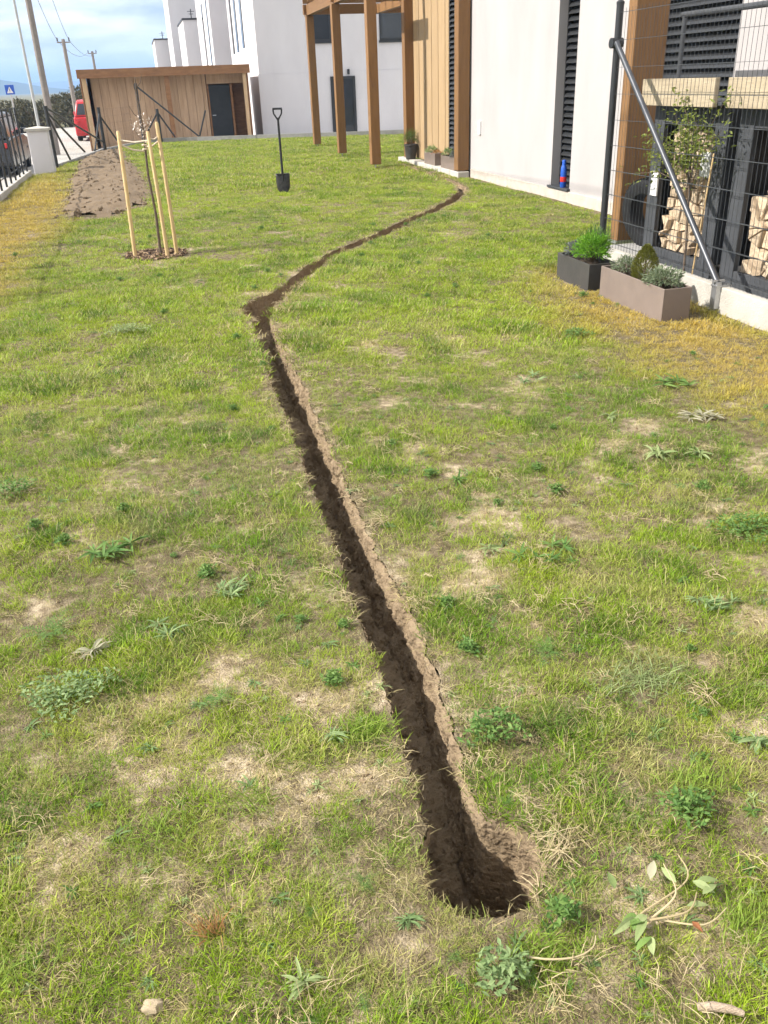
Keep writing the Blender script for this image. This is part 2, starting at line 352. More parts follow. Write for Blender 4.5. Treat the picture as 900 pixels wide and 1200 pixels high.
at_ = t_.nodes.new('ShaderNodeAttribute'); at_.attribute_name = 'bare'; n_ = t_.nodes.new('ShaderNodeTexNoise'); n_.inputs['Scale'].default_value = 26; n_.inputs['Detail'].default_value = 12; co_ = t_.nodes.new('ShaderNodeTexCoord'); t_.links.new(co_.outputs['Object'], n_.inputs['Vector'])
rp_2 = t_.nodes.new('ShaderNodeValToRGB'); rp_2.color_ramp.elements[0].position = .34; rp_2.color_ramp.elements[1].position = .64; rp_2.color_ramp.elements[0].color = (.30, .225, .14, 1); rp_2.color_ramp.elements[1].color = (.62, .50, .34, 1); t_.links.new(n_.outputs['Fac'], rp_2.inputs['Fac'])
ma_ = t_.nodes.new('ShaderNodeMath'); ma_.operation = 'MULTIPLY_ADD'; ma_.inputs[1].default_value = 1.0; ma_.inputs[2].default_value = -.5; t_.links.new(n_.outputs['Fac'], ma_.inputs[0]); mb_ = t_.nodes.new('ShaderNodeMath'); mb_.use_clamp = True; t_.links.new(ma_.outputs[0], mb_.inputs[0]); t_.links.new(at_.outputs['Fac'], mb_.inputs[1])
mx_ = t_.nodes.new('ShaderNodeMix'); mx_.data_type = 'RGBA'; t_.links.new(mb_.outputs[0], mx_.inputs['Factor']); t_.links.new(src, mx_.inputs['A']); t_.links.new(rp_2.outputs['Color'], mx_.inputs['B']); t_.links.new(mx_.outputs['Result'], pb_.inputs['Base Color'])
lawn = mb.build('lawn', M['lawn'], smooth=True); tag(lawn, kind='structure')

# ---------------------------------------------------------------- grass
YR = [(3.04, 6.56), (2.8, 5.88), (2.72, 5.15), (2.73, 4.72), (2.74, 4.43), (2.84, 4.22), (2.81, 3.83), (2.9, 3.52), (3.0, 3.0), (3.1, 1), (3.1, -2), (4, -2), (4, 7.3), (3.3, 7.2)]
YL = [(-1.93, 23.2), (-1.46, 18.6), (-1.13, 14.4), (-1.25, 12.6), (-1.36, 10.9), (-1.41, 9.3), (-1.44, 8.3), (-1.5, 7.2), (-1.65, 5), (-1.9, 3.0), (-2.6, 2.4), (-2.6, 23)]
HEAP = [(-1.73, 26.6), (-1.62, 20.6), (-1.33, 14.2), (-1.15, 13.2), (-.83, 12.95), (-.49, 13.4), (-.06, 14.3), (.03, 17.6), (-.16, 20.7), (-.48, 26.6), (-.75, 29.6), (-1.1, 28.6)]
def edge_dist(px, py, poly, lim=None):
    best = np.full(px.shape, 9e9); n = len(poly)
    for i in range(n):
        (x1, y1), (x2, y2) = poly[i], poly[(i+1) % n]; dx, dy = x2-x1, y2-y1; l2 = dx*dx+dy*dy or 1e-9
        t = np.clip(((px-x1)*dx+(py-y1)*dy)/l2, 0, 1); best = np.minimum(best, (px-x1-t*dx)**2+(py-y1-t*dy)**2)
    return np.sqrt(best)
def soft_in(px, py, poly, wd):
    d = edge_dist(px, py, poly); i = inside(px, py, poly); return np.clip(.5+np.where(i, d, -d)/wd, 0, 1)
DRYSPOTS = [(-.45, 1.62, .16, .9), (-.23, 1.5, .13, .8), (-.6, 1.9, .2, .7), (.2, 1.42, .13, .8), (.83, 1.85, .13, .9), (1.3, 1.9, .16, .6), (.05, 2.75, .2, .6), (-.35, 3.6, .35, .6), (-.85, 3.85, .3, .7),
            (1.1, 4.3, .22, .55), (1.4, 4.75, .3, .45), (1.1, 3.7, .18, .4), (.95, 1.32, .1, .5), (1.25, 1.2, .12, .8), (.35, 2.1, .16, .7), (.33, 2.6, .14, .7), (.0, 1.28, .1, .8), (.72, 1.36, .09, .7),
            (1.6, 2.6, .2, .6), (1.9, 2.2, .2, .6), (.85, 2.4, .14, .5), (1.4, 3.1, .2, .5), (-.2, 4.4, .3, .5), (-.6, 5.0, .3, .5), (2.2, 3.6, .25, .5), (-.15, 1.95, .12, .7), (.3, 1.15, .1, .6), (.95, 1.0, .1, .6), (.66, .98, .1, .5)]
def fields(x, y):
    warp = .35*(fbm(x, y, 1.7, 3, 77)-.5)
    n1 = fbm(x+warp, y, 1.15, 5, 40); n2 = fbm(x+warp*.4, y, 6.2, 4, 50)
    fore = np.clip((4.4-y)/3.2, 0, 1)
    bare = np.clip((n1-.50)*2.2 + (n2-.5)*5.0 - .80 + .46*fore, 0, 1)
    for (a, b, r_, k) in DRYSPOTS:
        q = ((x-a)**2+((y-b)*.9)**2)/(r_*.62)**2; bare = np.maximum(bare, k*np.exp(-q*1.4)*np.clip((n2-.28)*2.6, 0, 1.3))
    bare = np.clip(bare, 0, .97)*np.clip(1.25-y/14, .25, 1)
    dry = np.clip((fbm(x, y, 3.4, 4, 60)-.57)*3.2 + .14*fore, 0, 1)
    jit = .5*(fbm(x, y, 2.2, 3, 90)-.5)
    yel = np.maximum(soft_in(x+jit, y+jit, YR, .7), soft_in(x+jit, y+jit*2, YL, .7)*np.clip((x+2.75)/.55, .35, 1)*np.clip(1.0-(y-17)/9, .25, 1))
    return bare, dry, yel
lb_, ld_, ly_ = fields(OV[:, 0], OV[:, 1]); lawn.data.attributes.new('bare', 'FLOAT', 'POINT').data.foreach_set('value', np.clip(lb_*1.5+ld_*.15+.1, 0, 1).astype(np.float32))
def exclusion(x, y):
    ok = inside(x, y, LAWN) & ~inside(x, y, TRENCH)
    ok &= ~((x > 3.84) & (y < 7.55)) & ~((x > 5.42) & (y >= 7.55) & (y < 19.4)) & (x < 6.2+(y > 19.4)*3)
    ok &= ~((x > 5.28) & (y > 15.2) & (y < 19.4))
    for a, b, c, d in ((3.35, 5.31, 3.73, 6.27), (3.3, 6.4, 3.72, 7.02)): ok &= ~((x > a) & (x < c) & (y > b) & (y < d))
    return ok

def tuft(nm, n, rad, h0, h1, wd, lean0, lean1, seed):
    random.seed(seed); b = MB()
    for i in range(n):
        a = random.uniform(0, 2*PI); r_ = rad*math.sqrt(random.random()); h = random.uniform(h0, h1); az = a+random.gauss(0, 1.1); ln = R(random.uniform(lean0, lean1))
        base = Vector((r_*math.cos(a), r_*math.sin(a), -.004)); hd = Vector((math.cos(az), math.sin(az), 0)); sd_ = Vector((-hd.y, hd.x, 0))
        tw = random.uniform(-.9, .9); sd_ = (sd_*math.cos(tw)+hd*math.sin(tw)); ww = wd*random.uniform(.7, 1.3)
        vs_ = []; p = base.copy(); curl = random.uniform(.1, .6)
        for k in range(3):
            t = k/3; vs_ += [p-sd_*ww*.5*(1-t*.55), p+sd_*ww*.5*(1-t*.55)]
            l2 = min(ln+curl*t*1.4, R(97)); p = p+(hd*math.sin(l2)+Vector((0, 0, 1))*math.cos(l2))*h/3
            if p.z < .002: p.z = .002
        vs_.append(p); b.add(vs_, [(0, 1, 3, 2), (2, 3, 5, 4), (4, 5, 6)])
    return b.build(nm, M['grass'], link=False)

def grass_material():
    m = bpy.data.materials.new('grass_blade'); m.use_nodes = True; t = m.node_tree; t.nodes.clear(); n = t.nodes.new; l = t.links.new
    o = n('ShaderNodeOutputMaterial'); at = n('ShaderNodeAttribute'); at.attribute_type = 'INSTANCER'; at.attribute_name = 'col'
    bv = n('ShaderNodeAttribute'); bv.attribute_name = 'bv'
    # a share of every tuft's blades is dead straw; the rest vary in tone
    rp = n('ShaderNodeValToRGB'); rp.color_ramp.interpolation = 'CONSTANT'; rp.color_ramp.elements[0].color = (1, 1, 1, 1); rp.color_ramp.elements[1].position = .09; rp.color_ramp.elements[1].color = (0, 0, 0, 1)
    l(bv.outputs['Fac'], rp.inputs['Fac'])
    mp_ = n('ShaderNodeMapRange'); mp_.inputs['From Min'].default_value = .1; mp_.inputs['To Min'].default_value = .55; mp_.inputs['To Max'].default_value = 1.4; l(bv.outputs['Fac'], mp_.inputs['Value'])
    mu = n('ShaderNodeMix'); mu.data_type = 'RGBA'; mu.blend_type = 'MULTIPLY'; mu.inputs['Factor'].default_value = 1
    l(at.outputs['Color'], mu.inputs['A']); l(mp_.outputs['Result'], mu.inputs['B'])
    mi = n('ShaderNodeMix'); mi.data_type = 'RGBA'; l(rp.outputs['Color'], mi.inputs['Factor']); l(mu.outputs['Result'], mi.inputs['A']); mi.inputs['B'].default_value = (.52, .44, .22, 1)
    pb = n('ShaderNodeBsdfPrincipled'); pb.inputs['Roughness'].default_value = .5; pb.inputs['Specular IOR Level'].default_value = .25
    tl = n('ShaderNodeBsdfTranslucent'); ms = n('ShaderNodeMixShader'); ms.inputs['Fac'].default_value = .38
    l(mi.outputs['Result'], pb.inputs['Base Color']); l(mi.outputs['Result'], tl.inputs['Color']); l(pb.outputs[0], ms.inputs[1]); l(tl.outputs[0], ms.inputs[2]); l(ms.outputs[0], o.inputs['Surface'])
    return m
M['grass'] = grass_material()
tc_ = bpy.data.collections.new('grass_tufts')
kinds = [('a', 30, .050, .020, .045, .0021, 10, 75), ('b', 30, .055, .020, .050, .0022, 20, 82), ('c', 24, .045, .030, .070, .0025, 5, 65), ('d', 26, .06, .03, .06, .0019, 70, 92),
         ('e', 34, .075, .025, .050, .0045, 15, 75), ('f', 34, .085, .025, .055, .0050, 20, 80), ('g', 34, .14, .03, .06, .0085, 15, 72)]
for k, a in enumerate(kinds): tc_.objects.link(tuft('tuft_'+a[0], *a[1:], seed=100+k))
random.seed(21)

def points_object(name, P, rot, scl, idx, col, coll, extra=None):
    me = bpy.data.meshes.new(name); me.vertices.add(len(P)); me.vertices.foreach_set('co', P.astype(np.float32).ravel())
    me.attributes.new('rot', 'FLOAT_VECTOR', 'POINT').data.foreach_set('vector', rot.astype(np.float32).ravel())
    me.attributes.new('scl', 'FLOAT', 'POINT').data.foreach_set('value', scl.astype(np.float32))
    me.attributes.new('idx', 'INT', 'POINT').data.foreach_set('value', idx.astype(np.int32))
    c4 = np.ones((len(P), 4), np.float32); c4[:, :3] = col; me.attributes.new('col', 'FLOAT_COLOR', 'POINT').data.foreach_set('color', c4.ravel())
    me.update(); o = bpy.data.objects.new(name, me); COL.objects.link(o)
    g = bpy.data.node_groups.new(name+'_scatter', 'GeometryNodeTree'); g.interface.new_socket('Geometry', in_out='INPUT', socket_type='NodeSocketGeometry'); g.interface.new_socket('Geometry', in_out='OUTPUT', socket_type='NodeSocketGeometry')
    gi = g.nodes.new('NodeGroupInput'); go = g.nodes.new('NodeGroupOutput'); mp2 = g.nodes.new('GeometryNodeMeshToPoints'); ip = g.nodes.new('GeometryNodeInstanceOnPoints')
    ci = g.nodes.new('GeometryNodeCollectionInfo'); ci.inputs['Collection'].default_value = coll; ci.inputs['Separate Children'].default_value = True; ci.inputs['Reset Children'].default_value = True
    def na(nm, ty): q = g.nodes.new('GeometryNodeInputNamedAttribute'); q.data_type = ty; q.inputs['Name'].default_value = nm; return q.outputs[0]
    g.links.new(gi.outputs[0], mp2.inputs['Mesh']); g.links.new(mp2.outputs[0], ip.inputs['Points']); g.links.new(ci.outputs[0], ip.inputs['Instance'])
    ip.inputs['Pick Instance'].default_value = True; g.links.new(na('idx', 'INT'), ip.inputs['Instance Index'])
    g.links.new(na('rot', 'FLOAT_VECTOR'), ip.inputs['Rotation']); g.links.new(na('scl', 'FLOAT'), ip.inputs['Scale']); g.links.new(ip.outputs[0], go.inputs[0])
    md = o.modifiers.new('scatter', 'NODES'); md.node_group = g; return o

PX, PY, BAND = [], [], []
for (ya, yb, dens, bd) in ((-.6, 2.6, 2900, 0), (2.6, 5.0, 1500, 0), (5.0, 9.0, 620, 1), (9.0, 15.0, 330, 1), (15.0, 31.3, 190, 2)):
    x1 = 3.9 if yb <= 5 else (5.6 if yb <= 15 else 9.2); n = int((x1+2.5)*(yb-ya)*dens)
    PX.append(RNG.uniform(-2.5, x1, n)); PY.append(RNG.uniform(ya, yb, n)); BAND.append(np.full(n, bd))
PX = np.concatenate(PX); PY = np.concatenate(PY); BAND = np.concatenate(BAND)
# only what the frame (plus a step to either side) can see
ang = np.arctan2(PX, PY+.9)-YAW; vis = (np.abs(ang) < R(37)) | (PY < 1.2) | ((PY < 4) & (np.abs(ang) < R(58)))
ok = exclusion(PX, PY) & vis; PX, PY, BAND = PX[ok], PY[ok], BAND[ok]
bare, dry, yel = fields(PX, PY)
heap = soft_in(PX+.3*(fbm(PX, PY, 3, 3, 12)-.5), PY+.8*(fbm(PX, PY, 2, 3, 13)-.5), HEAP, .3); mul = np.clip(1.25-np.hypot(PX+.05, (PY-9.82)*.95)/.36, 0, 1)*3
dt = edge_dist(PX, PY, TRENCH[::6])
wear = np.clip(1-dt/.07, 0, 1)*.12
gap = np.clip((.39-fbm(PX, PY, 13, 2, 170))*7, 0, .75)*np.clip((5.5-PY)/2, 0, 1)
p_keep = (dt > .008+.0032*np.clip(PY, 0, 13))-np.clip(bare*.9+gap+heap*1.2+mul+wear, 0, .985)
u_ = RNG.random(len(PX)); keep = u_ < p_keep
# straw lies in many of the thin spots
straw = (~keep) & (heap < .3) & (mul < .2) & (dt > .012) & (RNG.random(len(PX)) < .38)
under = keep & (BAND == 0) & (RNG.random(len(PX)) < .07+.10*np.clip((3.5-PY)/3, 0, 1)); straw = straw | under
sel = keep | straw; PX, PY, BAND, bare, dry, yel, straw, dt = [q[sel] for q in (PX, PY, BAND, bare, dry, yel, straw, dt)]
n = len(PX); lush = fbm(PX, PY, 3.4, 3, 140)
green = np.array([.150, .275, .012]); lime = np.array([.330, .430, .030]); strawc = np.array([.50, .42, .20]); gold = np.array([.56, .40, .095]); deep = np.array([.085, .175, .018])
mixv = np.clip(fbm(PX, PY, 1.6, 4, 150)*1.9-.42+(fbm(PX, PY, 9, 2, 155)-.5)*1.5+.22*np.clip((PY-4)/4, 0, 1)+RNG.normal(0, .14, n), 0, 1)[:, None]
col = green*(1-mixv)+lime*mixv
dp_ = np.clip((lush-.57)*5+(fbm(PX, PY, 11, 2, 180)-.62)*5, 0, .9)[:, None]; col = col*(1-dp_)+deep*dp_
dr = np.clip(dry*.55+bare*.45+(fbm(PX, PY, 7, 2, 165)-.55)*1.2*np.clip((6-PY)/4, .2, 1)+RNG.normal(0, .12, n), 0, .95)[:, None]; col = col*(1-dr*.8)+strawc*dr*.8
yy = np.clip(yel+RNG.normal(0, .12, n)*(yel > .1), 0, 1)[:, None]*.9; col = col*(1-yy)+gold*yy
col[straw] = strawc*RNG.uniform(.7, 1.15, (straw.sum(), 1)); col *= RNG.uniform(.86, 1.14, (n, 1))
idx = np.where(BAND == 0, RNG.choice([0, 1, 2], n, p=[.42, .40, .18]), np.where(BAND == 1, RNG.choice([4, 5], n), 6)); idx = np.where(straw & (BAND == 0), 3, idx)
scl = RNG.uniform(.6, 1.2, n)*(.45+1.1*np.clip(lush-.1, 0, 1))*np.where(PY < 5, .84, .95)
rot = np.stack([RNG.normal(0, .1, n), RNG.normal(0, .1, n), RNG.uniform(0, 2*PI, n)], 1)
P = np.stack([PX, PY, ground_z(PX, PY)], 1)
gr = points_object('grass', P, rot, scl, idx, col, tc_)
tag(gr, 'short patchy green lawn grass with yellowed dry patches around the trench', 'grass', kind='stuff')
print('TUFTS', n)

# ---------------------------------------------------------------- crumbs of soil in and beside the trench, on the spoil heap
def clod(nm, seed, m):
    random.seed(seed); bm = bmesh.new(); bmesh.ops.create_icosphere(bm, subdivisions=2, radius=1)
    sx = Vector((random.uniform(.7, 1.3), random.uniform(.7, 1.3), random.uniform(.55, .85)))
    for v in bm.verts:
        k = 1+random.uniform(-.24, .2); v.co = Vector((v.co.x*sx.x, v.co.y*sx.y, v.co.z*sx.z))*k
    b = MB(); bm.verts.index_update(); b.add([v.co[:] for v in bm.verts], [[v.index for v in f.verts] for f in bm.faces]); bm.free()
    return b.build(nm, m, link=False)
cc = bpy.data.collections.new('soil_clods')
for k in range(4): cc.objects.link(clod('clod_%s' % 'abcd'[k], 300+k, M['clod']))
for k in range(3): cc.objects.link(clod('clod_%s' % 'efg'[k], 310+k, M['clodheap']))
random.seed(33); pts = []; sc_ = []; ix = []
for i in range(3600):
    k = int((random.random()**1.25)*(len(cl)-1)); p = cl[k]; t = (cl[min(k+1, len(cl)-1)]-cl[max(k-1, 0)]).normalized(); nn = Vector((t.y, -t.x)); s = ss[k]
    u = random.uniform(-1, 1); hw = half_width(s)
    if random.random() < .10: u = random.choice([-1, 1, 1])*random.uniform(1.0, 1.55); q = p+nn*u*hw; z = gz(q.x, q.y)
    else:
        u = -.45+(u+1)*.62; q = p+nn*u*hw; z = gz(q.x, q.y)-depth(s)*float(np.interp(u, U, D))
    pts.append((q.x, q.y, z)); sc_.append(.0016+.009*random.random()**3.5); ix.append(random.randrange(4))
hb = []
while len(hb) < 1500:
    a, b = random.uniform(-1.8, .1), random.uniform(12.6, 29.6)
    edge = random.random()
    if inside(np.array([a]), np.array([b]), HEAP)[0] or (edge < .12 and edge_dist(np.array([a]), np.array([b]), HEAP)[0] < .22): hb.append((a, b))
# the low spoil heap itself
def heap_h(x, y):
    d = soft_in(x, y, HEAP, .9); h = np.clip((d-.5)*2, 0, 1); h = h*h*(3-2*h)
    rough = fbm(x, y, 2.6, 4, 200)
    return (.045+.03*np.clip(1-np.abs(y-18)/5, 0, 1))*h*(.3+1.4*rough)+.09*(fbm(x, y, 7, 4, 210)-.5)*np.minimum(1, h*3) - .012*(h < .02)
xs = np.arange(-2.0, .4, .07); ys = np.arange(12.4, 30.2, .11); XX, YY = np.meshgrid(xs, ys); XX = XX+RNG.uniform(-.02, .02, XX.shape); YY = YY+RNG.uniform(-.03, .03, YY.shape)
wx_ = .5*(fbm(XX.ravel(), YY.ravel(), 1.6, 4, 55)-.5); wy_ = 2.2*(fbm(XX.ravel(), YY.ravel(), 1.1, 4, 66)-.5)
HZ = heap_h(XX.ravel(), YY.ravel()); GZ = ground_z(XX.ravel(), YY.ravel()); ok = soft_in(XX.ravel()+wx_, YY.ravel()+wy_, HEAP, .5) > .36
nx = len(xs); fs = []
for j in range(len(ys)-1):
    for i in range(nx-1):
        q = (j*nx+i, j*nx+i+1, (j+1)*nx+i+1, (j+1)*nx+i)
        if all(ok[k] for k in q): fs.append(q)
used = sorted({k for f in fs for k in f}); mpk = {k: i for i, k in enumerate(used)}
mb = MB(); mb.add([(XX.ravel()[k], YY.ravel()[k], GZ[k]+HZ[k]+.004) for k in used], [tuple(mpk[k] for k in f) for f in fs])
tag(mb.build('soil_heap', M['heap'], smooth=True), 'low spread heap of bare brown soil on the lawn before the shed', 'soil heap')
for a, b in hb:
    z = gz(a, b)+max(0, float(heap_h(np.array([a]), np.array([b]))[0]))
    pts.append((a, b, z)); front = 1.5 if b < 14.5 else 1; sc_.append((.005+.036*random.random()**4.5)*front); ix.append(4+random.randrange(3))
cx_ = RNG.uniform(-1.2, 2.8, 26000); cy_ = .5+RNG.random(26000)**1.3*4.5; cb_, _, _ = fields(cx_, cy_); okc = (cb_ > .35) & exclusion(cx_, cy_) & (RNG.random(26000) < cb_); cx_, cy_ = cx_[okc][:6000], cy_[okc][:6000]; cz_ = ground_z(cx_, cy_)
for a, b, c in zip(cx_, cy_, cz_): pts.append((a, b, c)); sc_.append(.0014+.006*random.random()**4); ix.append(random.randrange(4))
n = len(pts); cr_ = points_object('soil_crumbs', np.array(pts), RNG.uniform(0, 6.28, (n, 3)), np.array(sc_), np.array(ix), np.ones((n, 3)), cc)
tag(cr_, 'loose brown soil crumbs in the trench and on the spoil heap', 'soil', kind='stuff')
# ---------------------------------------------------------------- land around the lawn
def sheet(name, poly, z, m, kind='structure'):
    b = MB(); b.add([(x, y, z) for x, y in poly], [tuple(range(len(poly)))]); return tag(b.build(name, m), kind=kind)
sheet('terrain', [(-9000, -60), (9000, -60), (9000, 9000), (-9000, 9000)], -.75, M['field'])
sheet('street', [(-16, -20), (-2.5, -20), (-2.5, 21), (-2.1, 22.6), (-1.2, 28.4), (0, 31.4), (9, 29), (30, 29), (30, 120), (-.8, 120), (-3.0, 62), (-16, 58)], -.42, M['street'])
sheet('terrace', [(3.93, -6), (5.6, -6), (5.5, 7.95), (4.3, 7.95), (3.96, 7.3)], .05, M['concrete_grey'])
def ridge(name, y0, amp, base, seed, wid, m):
    b = MB(); xs = np.linspace(-wid, wid, 160); rows = 14; vs = []
    for j in range(rows):
        t = j/(rows-1); prof = math.sin(PI*min(1, t*.999+.001))
        for x in xs:
            h = base+amp*(fbm(np.array([x*.0011+seed]), np.array([seed*1.]), 1, 5, seed)[0])
            vs.append((x, y0+t*900, -.8+max(0, h)*prof*(1+.06*(vnoise(np.array([x*.02]), np.array([j*1.]), seed)[0]-.5))))
    b.add(vs, [(j*160+i, j*160+i+1, (j+1)*160+i+1, (j+1)*160+i) for j in range(rows-1) for i in range(159)])
    return tag(b.build(name, m, smooth=True), kind='structure')
# near wooded ridge that falls to the right, and a long blue one behind it
b = MB(); xs = np.linspace(-1600, 500, 110); vs = []
for j in range(12):
    t = j/11
    for x in xs:
        h = 38/(1+math.exp((x+225)/42.0))+5*(fbm(np.array([x*.01]), np.array([.5]), 1, 4, 4)[0]-.5)+1
        vs.append((x, 1900+t*500, -.8+max(0, h)*math.sin(PI*t)))
b.add(vs, [(j*110+i, j*110+i+1, (j+1)*110+i+1, (j+1)*110+i) for j in range(11) for i in range(109)])
tag(b.build('wooded_hill', M['hill'], smooth=True), kind='structure')
ridge('far_hill', 4200, 26, 34, 3, 5000, M['hill'])

# kerb boards along the lawn's far and left edge
kb = empty('concrete_edging', (0, 0, 0), 'grey concrete edging boards along the far end of the lawn', 'edging')
EDGE = [(-2.12, 22.7), (-1.72, 25.0), (-1.2, 28.3), (-.05, 31.3), (1.67, 30.9), (3.55, 30.3), (6.2, 29.4), (9, 28.7)]
for i in range(len(EDGE)-1):
    p, q = Vector((*EDGE[i], 0)), Vector((*EDGE[i+1], 0)); nseg = max(1, round((q-p).length/2.0))
    for k in range(nseg):
        a = p.lerp(q, (k+.006)/nseg); c = p.lerp(q, (k+.994)/nseg); h = .13 if i > 2 else .07
        a.z = c.z = (h-.45)/2; MB().bar(a, c, .06, .45+h).build('edging_board', M['concrete_grey'], kb)

# ---------------------------------------------------------------- the house on the right
HX = 5.55
hs = empty('house', (0, 0, 0), 'white plastered house with dark blinds and timber clad corner on the right', 'house')
wins = [(8.05, 9.80, .05, 2.75), (11.42, 12.02, .17, 2.75), (15.66, 16.5, .1, 2.95)]
b = MB(); yc = -6.0
for (a, c, z0, z1) in wins + [(18.75, 18.75, 0, 0)]:
    b.box((HX, yc, .1), (HX+.36, a, 6.2))
    if c > a:
        b.box((HX, a, z1), (HX+.36, c, 6.2)); b.box((HX, a, 0), (HX+.36, c, z0-.03))
    yc = c
b.box((HX, 18.75, .1), (13, 18.95, 6.2)); b.build('wall', M['plaster'], hs)
for (a, c) in ((-6.0, 8.04), (9.81, 15.33)): box_part('plinth', (HX-.03, a, -.1), (HX+.02, c, .135), M['plinth'], hs, .008)
sl0 = None
for wi, (a, c, z0, z1) in enumerate(wins):
    OF_ = -.155 if wi == 2 else 0
    f = box_part('window', (HX+.22, a, z0), (HX+.245, c, z1), M['glass'], hs)
    fr = MB(); t = .055
    for lo, hi in (((HX+.17, a, z0), (HX+.218, a+t, z1)), ((HX+.17, c-t, z0), (HX+.218, c, z1)), ((HX+.172, a+t, z0), (HX+.216, c-t, z0+t)), ((HX+.172, a+t, z1-t), (HX+.216, c-t, z1))): fr.box(lo, hi)
    fr.build('frame', M['anth'], f)
    b = MB(); b.rbox((HX-.05, a-.03, z0-.03), (HX+.2, c+.03, z0), .006); b.build('sill', M['frame'], f)
    zz = z0+.10; sl = None
    while zz < z1-.03:
        if sl is None:
            s_ = MB(); wd = c-a-.05; s_.add([(-.034, -wd/2, -.040), (-.016, -wd/2, -.012), (.014, -wd/2, .014), (.032, -wd/2, .042), (-.034, wd/2, -.040), (-.016, wd/2, -.012), (.014, wd/2, .014), (.032, wd/2, .042)],
                               [(0, 1, 5, 4), (1, 2, 6, 5), (2, 3, 7, 6)]); sl = s_.build('blind_slat', M['blind'], f)
            so = sl.modifiers.new('s', 'SOLIDIFY'); so.thickness = .004; sl.location = (HX+.15+OF_, (a+c)/2, zz)
        else: q = copy_obj(sl, f, (HX+.15+OF_, (a+c)/2, zz))
        zz += .082
    for k in (a+.012, c-.012): MB().box((HX+.125+OF_, k-.012, z0), (HX+.17+OF_, k+.012, z1)).build('blind_rail', M['anth'], f)
# timber clad corner: upright boards between the two timber posts
yy_ = 16.52
for k in range(11):
    wd = .205; b = MB(); b.rbox((HX-.035-.004*(k % 2), yy_+.006, .1), (HX-.002, yy_+wd-.006, 6.0), .004); b.build('cladding_board', M['larch'], hs); yy_ += wd
b = MB(); b.rbox((HX-.03, 14.89, .70), (HX+.01, 14.98, .92), .012, 3); b.build('wall_socket', M['white'], hs)
# paving ledge under the pots
pv = empty('paving_strip', (0, 0, 0), 'narrow row of grey paving slabs under the small pots by the house', 'paving'); yy_ = 15.35
while yy_ < 19.3:
    b = MB(); b.rbox((5.30, yy_+.006, -.05), (HX-.04, yy_+.49, .085), .01); b.build('slab', M['concrete'], pv); yy_ += .5

# ---------------------------------------------------------------- pergola beside the house
pg = empty('pergola', (0, 0, 0), 'brown timber pergola on tall square posts at the far house corner', 'pergola')
def post(x, y, z0, z1, wd, nm='post', shoe=True):
    b = MB(); b.rbox((x-wd/2, y-wd/2, z0), (x+wd/2, y+wd/2, z1), .008, 1); o = b.build(nm, M['wood'], pg)
    if shoe:
        s_ = MB(); s_.tube([(x, y, -.1), (x, y, z0)], .014, 8); s_.box((x-.05, y-.05, z0-.008), (x+.05, y+.05, z0-.001)); s_.build('post_foot', M['galv'], o)
for (x, y) in ((4.6, 25.15), (4.52, 21.5), (4.47, 18.05)): post(x, y, .07, 3.12, .19)
post(5.43, 18.86, .1, 3.12, .2); post(5.42, 15.52, .1, 3.12, .21)
def beam(p, q, wd, ht): MB().bar(p, q, wd, ht).build('beam', M['woodh'], pg)
beam((4.53, 17.8, 3.25), (4.60, 25.5, 3.25), .14, .24); beam((4.45, 25.15, 3.26), (9.2, 25.15, 3.26), .12, .22)
for y in (21.5, 18.05): beam((4.42, y, 3.27), (5.52 if y < 18.9 else 9, y, 3.27), .12, .22)
beam((6.45, 19.1, 3.25), (6.45, 25.5, 3.25), .12, .2); beam((8.2, 19.1, 3.25), (8.2, 25.5, 3.25), .12, .2)
for k in range(9):
    y = 19.4+k*.68
    if abs(y-21.5) > .15: beam((4.4, y, 3.42), (9.2, y, 3.42), .06, .1)

# ---------------------------------------------------------------- neighbouring houses
def facade_window(par, x0, x1, z0, z1, y, sill=True):
    o = box_part('window', (x0, y-.012, z0), (x1, y+.05, z1), M['glass'], par)
    f = MB(); t = .07
    for lo, hi in (((x0-.02, y-.03, z0), (x0+t, y-.013, z1)), ((x1-t, y-.03, z0), (x1+.02, y-.013, z1)), ((x0+t, y-.03, z1-t), (x1-t, y-.013, z1)), ((x0+t, y-.03, z0), (x1-t, y-.013, z0+t))): f.box(lo, hi)
    f.build('frame', M['anth'], o)
    if sill: box_part('sill', (x0-.05, y-.07, z0-.08), (x1+.05, y-.002, z0-.002), M['anth'], o)
    return o
A = empty('neighbour_house', (0, 0, 0), 'tall pale neighbouring house with dark windows and door behind the pergola', 'house')
b = MB(); b.box((4.70, 37.3, 1.93), (16, 47.2, 7.4)); b.box((4.66, 37.27, -.6), (16, 47.24, 1.928)); b.build('wall', M['plaster2'], A)
box_part('parapet', (4.63, 37.24, 7.4), (16.05, 47.25, 7.5), M['anth'], A)
facade_window(A, 6.75, 7.64, 3.0, 4.2, 37.3); facade_window(A, 9.6, 10.75, 2.97, 4.2, 37.3)
d = box_part('door', (7.55, 37.24, -.35), (8.48, 37.3, 1.70), M['glass'], A)
f = MB()
for lo, hi in (((7.5, 37.2, -.35), (7.6, 37.262, 1.76)), ((8.4, 37.2, -.35), (8.5, 37.262, 1.76)), ((7.6, 37.2, 1.66), (8.4, 37.262, 1.76))): f.box(lo, hi)
f.build('frame', M['anth'], d); box_part('wall_lamp', (8.2, 37.16, 1.82), (8.28, 37.265, 2.0), M['anth'], A)
def slot(par, x, y0, y1, z0, z1): 
    o = box_part('window', (x-.015, y0, z0), (x+.05, y1, z1), M['glass'], par)
    box_part('frame', (x-.03, y0-.06, z0), (x-.017, y0+.03, z1), M['anth'], o)
